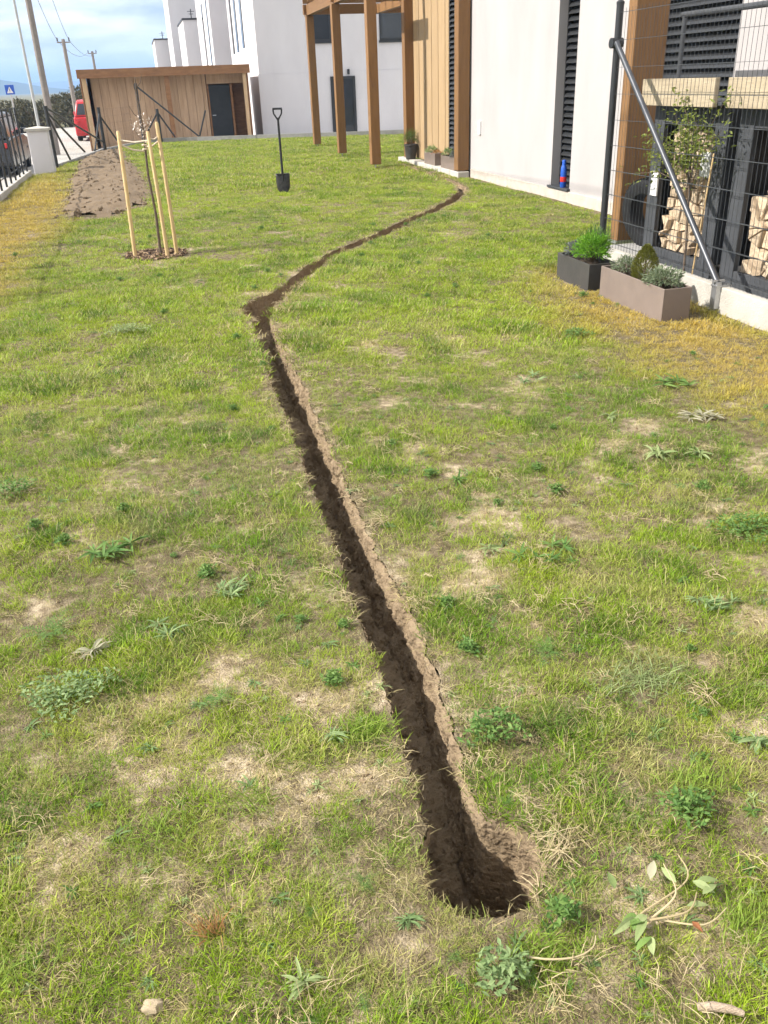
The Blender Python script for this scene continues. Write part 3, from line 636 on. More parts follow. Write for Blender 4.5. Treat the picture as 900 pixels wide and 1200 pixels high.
for (y0, y1, z0, z1) in ((41.2, 42.0, 2.98, 6), (43.5, 44.3, 2.9, 6), (45.4, 46.1, 2.88, 6)): slot(A, 4.70, y0, y1, z0, z1)
B = empty('neighbour_house', (0, 0, 0), 'pinkish grey house of the row next behind the tallest pale house', 'house', None)
b = MB(); b.box((4.1, 50, -.6), (9, 59.5, 7.6)); b.build('wall', M['plaster2'], B); box_part('parapet', (4.06, 49.96, 7.6), (9.04, 59.54, 7.7), M['anth'], B)
for (y0, y1) in ((51.5, 52.2), (54.6, 55.5)): slot(B, 4.1, y0, y1, 2.2, 5.6)
Cc = empty('neighbour_house', (0, 0, 0), 'low flat roofed grey house with rooftop aerial, second of the far row', 'house')
b = MB(); b.box((3.4, 62, -.6), (9, 69, 5.28)); b.build('wall', M['plaster2'], Cc); box_part('parapet', (3.35, 61.95, 5.28), (9, 69.05, 5.38), M['anth'], Cc)
def aerial(x, y, z): b = MB(); b.tube([(x, y, z), (x, y, z+.55)], .03, 6); b.bar((x-.22, y, z+.42), (x+.22, y, z+.42), .03, .03); b.bar((x-.14, y, z+.28), (x+.14, y, z+.28), .03, .03); return b
aerial(4.0, 63, 5.38).build('aerial', M['anth'], Cc)
Dd = empty('neighbour_house', (0, 0, 0), 'tall plain grey house of the far row rising out of frame', 'house')
b = MB(); b.box((3.0, 71, -.6), (9, 79, 9.0)); b.build('wall', M['plaster2'], Dd); box_part('parapet', (2.95, 70.95, 9.0), (9, 79, 9.1), M['anth'], Dd)
Ee = empty('neighbour_house', (0, 0, 0), 'farthest and lowest house of the row, next to the sky', 'house')
b = MB(); b.box((1.98, 81, -.6), (9, 90, 5.05)); b.build('wall', M['plaster2'], Ee); box_part('parapet', (1.93, 80.95, 5.05), (9, 90, 5.15), M['anth'], Ee)
aerial(2.7, 82, 5.15).build('aerial', M['anth'], Ee)

# ---------------------------------------------------------------- shed
sh = empty('shed', (0, 0, -.42), 'long low flat roofed timber shed with open black door beyond the lawn', 'shed')
def sp(nm, lo, hi, m, bev=0): 
    o = box_part(nm, (lo[0], lo[1], lo[2]+.42), (hi[0], hi[1], hi[2]+.42), m, sh, bev); return o
rf = sp('roof', (-1.98, 35.9, 2.2), (4.18, 40.2, 2.27), M['shedtrim']); MB().rbox((-1.99, 35.86, 2.40), (4.19, 35.898, 2.685), .006).build('fascia', M['shedtrim'], rf)
x = -1.6
while x < 2.55:
    sp('wall_board', (x+.006, 36.7, -.42), (min(x+.31, 2.58)-.006, 36.73+random.uniform(0, .012), 2.2), M['shed']); x += .31
sp('end_wall', (-1.93, 36.02, -.42), (-1.88, 40, 2.2), M['shedtrim']); sp('end_wall', (4.08, 36.2, -.42), (4.14, 40, 2.2), M['shedtrim'])
sp('back_wall', (-1.87, 39.9, -.42), (4.07, 39.96, 2.2), M['shedtrim']); sp('inner_wall', (2.6, 36.74, -.42), (2.66, 39.88, 2.2), M['shedtrim'])
sp('floor', (-1.87, 36.0, -.418), (4.07, 39.88, -.36), M['concrete_grey'])
dr_ = sp('door', (2.62, 36.78, -.35), (3.45, 36.83, 1.62), M['blackpaint']); MB().tube([(2.72, 36.77, 1.0), (2.72, 36.72, 1.0), (2.84, 36.72, 1.0)], .014, 6).build('handle', M['galv'], dr_)
sp('door_head', (2.6, 36.69, 1.66), (4.07, 36.75, 2.2), M['shed'])
sp('door_post', (3.47, 36.76, -.35), (3.55, 36.86, 1.65), M['shedtrim']); sp('inner_panel', (3.56, 37.4, -.35), (4.07, 37.45, 2.2), M['shedtrim'])
for (x, m, wd) in ((-1.78, 'shedpost', .16), (1.13, 'shedtrim', .17), (3.98, 'shedpost', .13)): sp('post', (x-wd/2, 36.0, -.42), (x+wd/2, 36.0+wd, 2.19), M[m], .006)

# ---------------------------------------------------------------- left boundary: picket fence, pillar, wire fence with braced posts
pf = empty('picket_fence', (0, 0, 0), 'black metal picket fence on a pale kerb at the left street edge', 'fence')
yy_ = 8.0
while yy_ < 21.1:
    b = MB(); b.rbox((-2.60, yy_, -.42), (-2.45, min(yy_+1.6, 21.15)-.008, .10), .012); b.build('kerb_stone', M['concrete'], pf); yy_ += 1.6
for z in (.24, 1.2): MB().box((-2.532, 8, z), (-2.518, 21.15, z+.014)).build('rail', M['anth'], pf)
pk = None
for k in range(20):
    y = 8.3+k*.66
    if pk is None: b = MB(); b.rbox((-.016, -.03, .10), (.016, .03, 1.34), .004, 1); pk = b.build('picket', M['anth'], pf, loc=(-2.5, y, 0))
    else: copy_obj(pk, pf, (-2.5, y, 0))
pl = empty('gate_pillar', (-2.2, 21.5, 0), 'white plastered gate pillar with a flat capstone at the street corner', 'pillar')
b = MB(); b.rbox((-.21, -.23, -.42), (.21, .23, .86), .012); b.build('shaft', M['plaster2'], pl); b = MB()
b.add([(x*.25, y*.27, z) for x, y, z in ((-1, -1, .86), (1, -1, .86), (1, 1, .86), (-1, 1, .86), (-1, -1, .91), (1, -1, .91), (1, 1, .91), (-1, 1, .91), (0, 0, .95))],
      [(3, 2, 1, 0), (0, 1, 5, 4), (1, 2, 6, 5), (2, 3, 7, 6), (3, 0, 4, 7), (4, 5, 8), (5, 6, 8), (6, 7, 8), (7, 4, 8)]); b.build('capstone', M['concrete'], pl)
wf = empty('wire_fence', (0, 0, 0), 'dark wire mesh fence with braced posts between the lawn and the shed', 'fence')
def rod(nm, p, q, r_, par=wf, m='anth'): b = MB(); b.tube([p, q], r_, 8); return b.build(nm, M[m], par)
for p in ((-2.05, 22.65, 1.32), (-1.13, 28.25, 1.16), (.0, 31.2, 1.75), (.55, 31.05, 1.0)): rod('post', (p[0], p[1], -.4), p, .045)
for p, q in (((-2.05, 22.65, 1.2), (-1.55, 25.6, .16)), ((-2.05, 22.65, 1.15), (-1.83, 24.0, .1)), ((-1.13, 28.25, 1.0), (-1.36, 27.1, .1)), ((-1.13, 28.25, .95), (-.72, 29.4, .1)),
             ((.0, 31.2, 1.68), (1.75, 30.85, .15)), ((2.05, 30.75, .9), (1.78, 30.85, .15)), ((.55, 31.05, .9), (.1, 31.2, .25)), ((.55, 31.05, .9), (1.0, 30.95, .15)), ((-2.04, 22.66, 1.28), (-1.15, 28.2, .25))):
    rod('brace', p, q, .026)
for (a, c, h) in (((-2.05, 22.65), (-1.13, 28.25), 1.1), ((-1.13, 28.25), (0, 31.2), 1.1)):
    b = MB(); p = Vector((*a, 0)); q = Vector((*c, 0)); n_ = int((q-p).length/.16)
    for k in range(n_): t = p.lerp(q, k/n_); b.tube([(t.x, t.y, .1), (t.x, t.y, h)], .0008, 3, False)
    for z in np.arange(.15, h+.01, .19): b.tube([(p.x, p.y, z), (q.x, q.y, z)], .0009, 3, False)
    b.build('wire_mesh', M['wire'], wf)
# ---------------------------------------------------------------- right: fence, brace, timber post, wood racks
FX = 3.92
rfn = empty('panel_fence', (0, 0, 0), 'welded wire panel fence with dark round end post and concrete base on the right', 'fence')
b = MB(); b.tube([(FX, 7.33, -.1), (FX, 7.33, 2.08)], .03, 14); b.lathe([(.032, 0), (.033, .02), (.02, .032), (.004, .036)], (FX, 7.33, 2.075), 14); shade_auto(b.build('post', M['anth'], rfn))
yy_ = 7.24
for k in range(5):
    y1 = yy_-(1.78 if k == 0 else 2.45); b = MB(); b.rbox((FX-.035, y1+.006, -.12), (FX+.03, yy_-.006, .175), .008); b.build('base_board', M['concrete'], rfn); yy_ = y1
    if k: p_ = MB().tube([(FX+.055, y1, -.1), (FX+.055, y1, 2.08)], .03, 12).build('post', M['anth'], rfn)
b = MB()
for y in np.arange(7.28, -1.0, -.05): b.tube([(FX+.004, y, .18), (FX+.004, y, 2.05)], .0015, 4, False)
for z in np.arange(.22, 2.06, .2):
    for dx in (-.004, .012): b.tube([(FX+dx, 7.33, z), (FX+dx, -1, z)], .002, 4, False)
b.build('wire_panel', M['wire'], rfn)
br = MB(); br.tube([(FX-.05, 7.25, 1.80), (FX-.05, 5.46, .20)], .023, 14); bo = br.build('brace', M['steel'], rfn); shade_auto(bo)
b = MB(); b.box((FX-.075, 5.43, .02), (FX-.037, 5.49, .21)); b.box((FX-.08, 5.425, .178), (FX+.045, 5.495, .19)); b.tube([(FX-.09, 5.46, .215), (FX+.0, 5.46, .215)], .012, 8); b.build('clamp', M['galv'], bo)
b = MB(); b.tube([(FX-.06, 7.33, 1.80), (FX+.04, 7.33, 1.80)], .04, 12); b.build('collar', M['anth'], bo)

tp = empty('timber_post', (4.58, 8.18, 0), 'thick orange brown square timber post behind the end of the wire fence', 'post')
b = MB(); b.rbox((-.07, -.06, .05), (.27, .09, 3.4), .008); b.build('shaft', M['wood'], tp); box_part('foot_plate', (-.08, -.07, .02), (.28, .10, .05), M['galv'], tp)

def rack(y0, y1, label):
    rk = empty('wood_rack', (4.3, (y0+y1)/2, .05), label, 'wood rack', 'grey firewood racks'); x0, x1 = 0, .46; h = (y1-y0)/2
    def part(nm, lo, hi, m, bev=.004): bb = MB(); bb.rbox(lo, hi, bev); return bb.build(nm, M[m], rk)
    for yy in (-h, h-.17):
        part('upright', (x0, yy, 0), (x0+.045, yy+.17, 1.28), 'frame'); part('upright', (x1-.045, yy, 0), (x1, yy+.17, 1.28), 'frame')
    for yy in (-h+.003, h-.023): part('side_panel', (x0+.046, yy, .12), (x1-.046, yy+.02, 1.28), 'frame')
    part('back_panel', (x1-.02, -h+.172, .12), (x1-.002, h-.172, 1.28), 'frame')
    part('bottom_rail', (x0+.004, -h+.172, .0), (x0+.04, h-.172, .12), 'frame'); part('floor', (x0+.046, -h+.172, .07), (x1-.046, h-.172, .1), 'frame')
    part('top_rail', (x0+.006, -h+.172, 1.14), (x0+.04, h-.172, 1.28), 'frame')
    rf_ = part('roof', (x0-.10, -h-.02, 1.285), (x1+.05, h+.02, 1.31), 'frame'); part('fascia_board', (x0-.14, -h+.03, 1.275), (x0-.102, h+.01, 1.475), 'rough')
    return rk
rack(6.20, 7.27, 'grey firewood rack with pale fascia board, nearer the timber post'); rack(4.45, 6.07, 'grey firewood rack with pale fascia board, cut off by the right picture edge')
ORD = 'first second third fourth fifth sixth seventh eighth ninth tenth eleventh twelfth thirteenth'.split()
def logs(y0, y1, z0, top, cell, where, group, seed):
    random.seed(seed); ny = int((y1-y0)/cell); dy = (y1-y0)/ny; nz = int(1.1/(cell*.8)); dz = cell*.8; J = {}
    for i in range(ny+1):
        for k in range(nz+1):
            J[i, k] = (y0+i*dy+(random.uniform(-.36, .36)*dy if 0 < i < ny else 0), z0+k*dz+(random.uniform(-.34, .34)*dz if k else 0))
    for i in range(ny):
        for k in range(nz):
            q = [J[i, k], J[i+1, k], J[i+1, k+1], J[i, k+1]]; cy = sum(p[0] for p in q)/4; cz = sum(p[1] for p in q)/4
            if cz > top(cy): continue
            polys = [q]
            if random.random() < .45: polys = [[q[0], q[1], q[2]], [q[0], q[2], q[3]]] if random.random() < .5 else [[q[0], q[1], q[3]], [q[1], q[2], q[3]]]
            for pi_, pg_ in enumerate(polys):
                c0 = sum(p[0] for p in pg_)/len(pg_); c1 = sum(p[1] for p in pg_)/len(pg_); sh_ = random.uniform(.84, .95)
                ring = []
                for a, bb in zip(pg_, pg_[1:]+pg_[:1]):
                    ring += [a, ((a[0]+bb[0])/2+random.uniform(-.008, .008), (a[1]+bb[1])/2+random.uniform(-.008, .008))]
                ring = [(c0+(p[0]-c0)*sh_, c1+(p[1]-c1)*sh_) for p in ring]; xf = 4.345+random.uniform(0, .09)
                m_ = MB(); n_ = len(ring); tl = random.uniform(-.02, .02)
                inner = [(c0+(p[0]-c0)*.88, c1+(p[1]-c1)*.88) for p in ring]
                m_.add([(xf+random.uniform(-.002, .002)-0-4.4, p[0]-c0, p[1]-c1) for p in inner]+[(xf+.008-4.4, p[0]-c0, p[1]-c1) for p in ring]+[(4.70-4.4, p[0]-c0+tl, p[1]-c1) for p in ring],
                       [tuple(range(n_))[::-1]]+[(j, (j+1) % n_, n_+(j+1) % n_, n_+j) for j in range(n_)]+[(n_+j, n_+(j+1) % n_, 2*n_+(j+1) % n_, 2*n_+j) for j in range(n_)])
                if len(polys) == 1: half = 'pale split log'
                else:
                    oth = polys[1-pi_]; half = ('upper' if c1 > sum(p[1] for p in oth)/3 else 'lower')+' split log of a pair'
                tag(m_.build('firewood_log', M['logend'], loc=(4.4, c0, c1)), '%s, %s row up, %s from left, %s' % (half, ORD[k], ORD[ny-1-i], where), 'log', group)
logs(6.375, 7.095, .155, lambda y: 1.12-.06*math.sin(y*9), .108, 'rack by timber post', 'split logs in the rack nearer the timber post', 51)
logs(4.625, 5.895, .155, lambda y: .70+max(0, 5.8-y)*.8 if y > 5.35 else 1.08, .135, 'rack at picture edge', 'split logs in the rack at the right picture edge', 52)
tag(box_part('paper_label', (4.285, 7.10, .60), (4.297, 7.20, .80), M['white'], None), 'small white paper fixed to the left upright of the wood rack', 'label')
b = MB(); b.add([(4.335, 6.42, .80), (4.335, 6.56, .81), (4.34, 6.57, 1.0), (4.336, 6.43, .99), (4.329, 6.49, .9)], [(0, 1, 4), (1, 2, 4), (2, 3, 4), (3, 0, 4)])
o = b.build('paper_sheet', M['white']); o.modifiers.new('s', 'SOLIDIFY').thickness = .002; tag(o, 'white sheet hanging before the stacked logs', 'paper')

# tyre leaning behind the timber post
ty = empty('tyre', (4.62, 7.72, .36), 'black car tyre standing between the timber post and the wood rack', 'tyre')
b = MB(); prof = [(.19, -.07), (.20, -.085), (.27, -.095), (.305, -.085), (.32, -.06), (.325, 0), (.32, .06), (.305, .085), (.27, .095), (.20, .085), (.19, .07)]; n_ = 36
vs = [(z, r_*math.cos(2*PI*k/n_), r_*math.sin(2*PI*k/n_)) for k in range(n_) for r_, z in prof]; q = len(prof)
b.add(vs, [(k*q+j, k*q+(j+1) % q, ((k+1) % n_)*q+(j+1) % q, ((k+1) % n_)*q+j) for k in range(n_) for j in range(q)]); shade_auto(b.build('casing', M['rubber'], ty))
b = MB()
for k in range(48):
    a = 2*PI*k/48
    for z in (-.045, 0, .045): p = Vector((z, .326*math.cos(a), .326*math.sin(a))); t = Vector((0, -math.sin(a), math.cos(a))); b.bar(p-t*.014, p+t*.014, .03, .012, (0, math.cos(a), math.sin(a)))
b.build('tread', M['rubber'], ty); ty.rotation_euler = (0, R(-8), R(12))
# grey tubular frame behind the racks
mf = empty('metal_frame', (0, 0, 0), 'dark grey tubular metal frame standing before the big window behind the racks', 'frame')
for p, q in (((4.95, 8.02, .05), (4.95, 8.02, 2.04)), ((4.95, 6.0, .05), (4.95, 6.0, 2.04))): b = MB(); b.tube([p, q], .022, 10); b.build('leg', M['frame'], mf)
b = MB(); b.tube([(4.95, 8.06, 2.03), (4.95, 5.9, 2.03)], .025, 10); b.build('crossbar', M['frame'], mf)

# ---------------------------------------------------------------- planters and their plants
def planter(nm, lo, hi, m, label, group, lip=.012):
    e = empty(nm, ((lo[0]+hi[0])/2, (lo[1]+hi[1])/2, 0), label, 'planter', group); X, Y, Z = (hi[0]-lo[0])/2, (hi[1]-lo[1])/2, hi[2]; z0 = lo[2]
    b = MB()
    def wl(a, c): b.rbox(a, c, .004, 2)
    wl((-X, -Y, z0), (-X+lip, Y, Z)); wl((X-lip, -Y, z0), (X, Y, Z)); wl((-X+lip-.001, -Y, z0), (X-lip+.001, -Y+lip, Z)); wl((-X+lip-.001, Y-lip, z0), (X-lip+.001, Y, Z)); b.box((-X+lip, -Y+lip, z0), (X-lip, Y-lip, z0+.02))
    b.build('box', M[m], e)
    s_ = MB(); n = 10; vs = [(-X+lip+(2*X-2*lip)*i/n, -Y+lip+(2*Y-2*lip)*j/n, Z-.035+random.uniform(-.008, .008)) for j in range(n+1) for i in range(n+1)]
    s_.add(vs, [(j*(n+1)+i, j*(n+1)+i+1, (j+1)*(n+1)+i+1, (j+1)*(n+1)+i) for j in range(n) for i in range(n)]); s_.build('soil', M['pot_soil'], e); return e
planter('planter_box', (3.36, 5.33, -.03), (3.58, 6.26, .225), 'planter', 'long taupe planter box on the yellowed grass by the fence', 'planter boxes by the wire fence')
planter('planter_box', (3.34, 6.42, -.03), (3.58, 7.02, .205), 'planterdark', 'short dark brown planter box behind the long taupe one', 'planter boxes by the wire fence')
def plant(nm, c, rad, n, ll, lw, m, label, cat='plant', stem=True, upb=.35, group=None, droop=.35):
    """a bushy plant: stems fan out from its base and carry many small leaves"""
    e = empty(nm, c, label, cat, group); b = MB(); st = MB(); rx, ry, rz = rad
    for k in range(max(6, n//40)):
        a = random.uniform(0, 2*PI); r_ = random.random()**.5*.75; tip = Vector((rx*r_*math.cos(a), ry*r_*math.sin(a), rz*random.uniform(1.1, 1.75)*math.sqrt(max(.1, 1-r_*r_))))
        st.tube([(0, 0, 0), tip*.5+Vector((0, 0, .01)), tip], [.003, .002, .001], 5)
    for k in range(n):
        u = random.uniform(-.35, 1); a = random.uniform(0, 2*PI); rr = random.random()**.30*(1+.22*math.sin(a*3+u*5)); s_ = math.sqrt(max(0, 1-u*u))
        p = Vector((rx*rr*s_*math.cos(a), ry*rr*s_*math.sin(a), rz*(.75+u*rr))); d = Vector((s_*math.cos(a), s_*math.sin(a), u+upb))+Vector([random.gauss(0, .45) for _ in range(3)])
        if p.z < 0: p.z = random.uniform(0, .02)
        b.leaf(p, d, ll*random.uniform(.6, 1.3), lw*random.uniform(.7, 1.3), droop, .3, 2, random.uniform(-1, 1))
    st.build('stems', M['bark'], e); b.build('foliage', M[m], e); return e
plant('herb', (3.44, 6.88, .18), (.085, .085, .075), 380, .035, .014, 'sage', 'greyish purple herb at the far end of the dark planter box')
plant('herb', (3.46, 6.62, .18), (.125, .15, .125), 1900, .034, .013, 'lettuce', 'bright green bushy herb in the middle of the dark planter box', upb=.6)
plant('herb', (3.56, 6.75, .18), (.11, .16, .14), 900, .055, .006, 'herb', 'feathery dull green herb leaning to the fence from the dark planter box', upb=.8, droop=.1)
plant('herb', (3.47, 6.06, .19), (.095, .13, .07), 800, .026, .009, 'lavender', 'low grey green herb at the far end of the taupe planter box')
plant('herb', (3.48, 5.54, .19), (.12, .15, .075), 1300, .028, .012, 'lavender', 'spreading grey green herb at the near end of the taupe planter box')
e = empty('dwarf_conifer', (3.475, 5.80, .19), 'egg shaped olive green dwarf conifer in the taupe planter box', 'conifer'); b = MB()
for k in range(3800):
    t = random.random(); z = .25*t; r_ = .09*math.sin(PI*min(1, .30+.70*t))**.8*random.uniform(.72, 1.04); a = random.uniform(0, 2*PI)
    b.leaf((r_*math.cos(a), r_*math.sin(a), z), (math.cos(a)*.8, math.sin(a)*.8, .8+random.gauss(0, .3)), .024, .006, 0, .1, 2, random.uniform(-1, 1))
b.build('foliage', M['spruce'], e); MB().tube([(0, 0, -.03), (0, 0, .15)], [.012, .005], 7).build('trunk', M['bark'], e)

# young tree behind the wire fence
yt = empty('young_tree', (4.12, 6.28, .05), 'slender young leafy tree behind the wire fence before the wood racks', 'tree'); st = MB(); b = MB()
st.tube([(0, 0, 0), (.0, .03, .4), (-.01, .06, .75), (0, .10, .95)], [.010, .009, .008, .007], 8)
for (dx, dy, dz, nl) in ((-.02, 1.30, .02, 60), (0, .95, .28, 90), (-.05, .6, .20, 120), (.02, .35, .48, 90), (0, .15, .42, 80), (-.04, -.1, .5, 90), (.03, -.35, .45, 90), (0, -.5, .62, 60), (-.02, .75, -.02, 90), (.05, .3, .15, 120), (-.05, .05, .2, 120), (.04, .5, .4, 80), (-.06, -.25, .25, 80)):
    p0 = Vector((0, .06+random.uniform(-.01, .04), random.uniform(.68, .9))); tip = p0+Vector((dx, dy*.78, dz)); mid = p0.lerp(tip, .5)+Vector((random.uniform(-.04, .04), 0, .06))
    st.tube([p0, mid, tip], [.005, .0035, .0015], 6)
    for k in range(int(nl*1.1)):
        t = random.uniform(.25, 1.02); q = (p0.lerp(mid, t*2) if t < .5 else mid.lerp(tip, t*2-1))+Vector([random.gauss(0, .05) for _ in range(3)])
        b.leaf(q, [random.gauss(0, 1), random.gauss(0, 1), random.gauss(.2, .6)], random.uniform(.03, .06), random.uniform(.017, .03), .3, .25, 2, random.uniform(-1, 1))
st.build('trunk', M['bark'], yt); b.build('crown', M['shrub'], yt)
tag(MB().tube([(4.10, 6.14, .05), (4.10, 6.05, 1.02)], .006, 8).build('bamboo_cane', M['stake']), 'thin cane standing beside the young tree behind the fence', 'cane')

# pots by the house
def small_pot(y0, y1, m, label): return planter('planter_box', (5.325, y0, .085), (5.50, y1, .30), m, label, 'pots beside the house wall')
small_pot(15.62, 16.42, 'planter', 'brown planter box at the foot of the dark blind by the house'); small_pot(16.78, 17.48, 'planter', 'brown planter box at the foot of the pale cladding by the house')
plant('herb', (5.41, 17.25, .27), (.09, .16, .07), 260, .05, .02, 'weedpale', 'small pale green plant in the farther brown planter by the house')
plant('herb', (5.41, 16.9, .27), (.08, .1, .04), 120, .04, .02, 'rustleaf', 'small brownish plant in the farther brown planter by the house')
plant('herb', (5.41, 16.25, .27), (.09, .12, .08), 220, .05, .02, 'weedpale', 'small yellow green plant at the far end of the nearer brown planter')
plant('herb', (5.41, 15.78, .27), (.10, .13, .07), 420, .04, .016, 'sage', 'rounded grey plant at the near end of the nearer brown planter')
fp = empty('flower_pot', (5.36, 18.55, .085), 'round dark flower pot by the far timber post of the house', 'pot'); b = MB(); b.lathe([(.10, 0), (.13, .25), (.14, .26), (.14, .29), (.12, .29), (.115, .25)], (0, 0, 0), 20); shade_auto(b.build('body', M['planterdark'], fp))
plant('potted_conifer', (5.36, 18.55, .33), (.15, .15, .17), 700, .06, .008, 'conifer', 'small green conifer growing in the round dark pot', upb=.9)
bt = empty('spray_bottle', (5.55, 11.62, .17), 'blue and red plastic bottle standing on the window sill', 'bottle'); b = MB(); b.lathe([(.043, .075), (.0435, .08), (.0435, .14)], (0, 0, 0), 16); shade_auto(b.build('label_band', M['red'], bt))
b = MB(); b.lathe([(.036, 0), (.042, .015), (.0425, .19), (.040, .25), (.028, .285)], (0, 0, 0), 16); shade_auto(b.build('body', M['blue'], bt)); b = MB(); b.lathe([(.027, .28), (.027, .345), (.024, .355)], (0, 0, 0), 12); shade_auto(b.build('cap', M['blue'], bt))

# ---------------------------------------------------------------- spade standing in the lawn
sp_ = empty('spade', (2.11, 14.86, 0), 'black handled spade standing upright in the lawn', 'spade', rz=R(-8))
b = MB(); vs = []
for j in range(9):
    t = j/8; z = -.05+.33*t; hw_ = (.020+.095*math.sqrt(min(1, t/.4)))*(.9+.1*t)
    for i in range(7): u = i/6*2-1; vs.append((u*hw_, -.012*(1-u*u)-.02*(1-t), z-(.02*abs(u)**2 if j == 0 else 0)))
b.add(vs, [(j*7+i, j*7+i+1, (j+1)*7+i+1, (j+1)*7+i) for j in range(8) for i in range(6)]); bl = b.build('blade', M['blade'], sp_, smooth=True); bl.modifiers.new('s', 'SOLIDIFY').thickness = .004
MB().rbox((-.108, -.03, .272), (.108, .006, .286), .003).build('tread', M['blade'], bl)
shade_auto(MB().tube([(0, -.018, .16), (0, -.012, .3), (0, 0, .42), (0, .004, 1.10)], [.014, .021, .020, .018], 12).build('shaft', M['black'], sp_))
b = MB(); b.tube([(0, .004, 1.08), (-.03, .004, 1.12), (-.062, .004, 1.17), (-.068, .004, 1.235)], [.018, .013, .012, .013], 8); b.tube([(0, .004, 1.08), (.03, .004, 1.12), (.062, .004, 1.17), (.068, .004, 1.235)], [.018, .013, .012, .013], 8)
b.tube([(-.075, .004, 1.24), (.075, .004, 1.24)], .016, 10); shade_auto(b.build('handle', M['black'], sp_))

# ---------------------------------------------------------------- staked sapling
sa = empty('sapling', (.0, 9.86, 0), 'thin bare sapling tied between three wooden stakes', 'tree'); b = MB()
b.tube([(0, 0, -.05), (.012, 0, .4), (-.008, .0, .8), (.01, 0, 1.2), (-.004, 0, 1.5), (.004, 0, 1.70)], [.016, .014, .012, .011, .008, .004], 10); shade_auto(b.build('trunk', M['bark'], sa))
b = MB()
for (z, a, l_) in ((1.22, .3, .12), (1.32, 3.4, .10), (1.45, 1.2, .10), (1.55, 4.4, .09), (1.6, .2, .08), (1.12, 2.6, .1)):
    b.tube([(0, 0, z), (l_*.6*math.cos(a), l_*.6*math.sin(a), z+.05), (l_*math.cos(a), l_*math.sin(a), z+.13)], [.005, .0035, .002], 6)
b.build('twigs', M['bark'], sa); b = MB()
for k in range(70):
    p = Vector((random.gauss(-.01, .045), random.gauss(0, .04), random.gauss(1.27, .05))); b.leaf(p, [random.gauss(0, 1) for _ in range(3)], .035, .02, .3, .3, 2)
b.build('tie_ends', M['blossom'], sa)
STK = [(-.27, 9.79, -.24, 9.80, 1.21), (.07, 9.64, .05, 9.68, 1.20), (.17, 9.72, .15, 9.72, 1.28)]
for i, (x, y, tx_, ty_, h) in enumerate(STK):
    b = MB(); b.tube([(x, y, -.1), ((x+tx_)/2+.004, (y+ty_)/2, h*.5), (tx_, ty_, h), (tx_, ty_, h+.015)], [.021, .020, .019, .012], 12)
    tag(shade_auto(b.build('tree_stake', M['stake'])), ['pale wooden stake standing alone left of the thin sapling', 'pale wooden stake right beside the thin sapling, in front', 'pale wooden stake farthest right of the three round the sapling'][i], 'stake', 'stakes round the sapling')
rp_ = empty('tie_rope', (0, 9.8, 1.15), 'pale rope tied round the stakes and the sapling', 'rope')
def rope(p, q, sag=.02): 
    p = Vector(p)-Vector((0, 9.8, 1.15)); q = Vector(q)-Vector((0, 9.8, 1.15)); m_ = p.lerp(q, .5)-Vector((0, 0, sag)); MB().tube([p, m_, q], .008, 7).build('strand', M['rope'], rp_)
rope((-.24, 9.80, 1.14), (.05, 9.68, 1.13)); rope((.05, 9.68, 1.15), (.15, 9.72, 1.16)); rope((-.24, 9.8, 1.10), (.0, 9.86, 1.02)); rope((0, 9.86, 1.06), (.15, 9.72, 1.12)); rope((0, 9.86, 1.12), (.05, 9.68, 1.14))
for z in (1.04, 1.08): 
    vs = [(.022*math.cos(a), .06+.022*math.sin(a), z-1.15) for a in np.linspace(0, 2*PI, 13)]; MB().tube(vs, .008, 6).build('loop', M['rope'], rp_)
# mulch of bark chips at its foot
cm = bpy.data.collections.new('bark_chips')
for k in range(3): b = MB(); b.rbox((-1, -.5, -.15), (1, .5, .15), .1, 1, .14); cm.objects.link(b.build('chip_%s' % 'abc'[k], mat('bark_chip', *[((.40, .29, .18), (.28, .19, .11)), ((.10, .06, .04), (.06, .035, .025)), ((.26, .17, .10), (.14, .09, .05))][k], 3, .9), link=False))
n = 520; a = RNG.uniform(0, 6.28, n); r_ = np.sqrt(RNG.random(n))*.33; x = -.05+r_*np.cos(a)*1.02; y = 9.82+r_*np.sin(a)*1.1
mu_ = points_object('bark_mulch', np.stack([x, y, ground_z(x, y)+.012], 1), np.stack([RNG.normal(0, .4, n), RNG.normal(0, .4, n), RNG.uniform(0, 6.28, n)], 1), RNG.uniform(.009, .022, n), RNG.choice([0, 1, 1, 2], n), np.ones((n, 3)), cm)
tag(mu_, 'ring of dark and pale bark chips at the foot of the sapling', 'mulch', kind='stuff')
b = MB(); n = 26; b.add([(-.05, 9.82, gz(-.05, 9.82)+.01)]+[(-.05+.34*math.cos(2*PI*k/n)*random.uniform(.9, 1.06), 9.82+.37*math.sin(2*PI*k/n)*random.uniform(.9, 1.06), gz(0, 9.8)+.004) for k in range(n)], [(0, k+1, (k+1) % n+1) for k in range(n)])
tag(b.build('mulch_bed', M['pot_soil']), kind='structure')
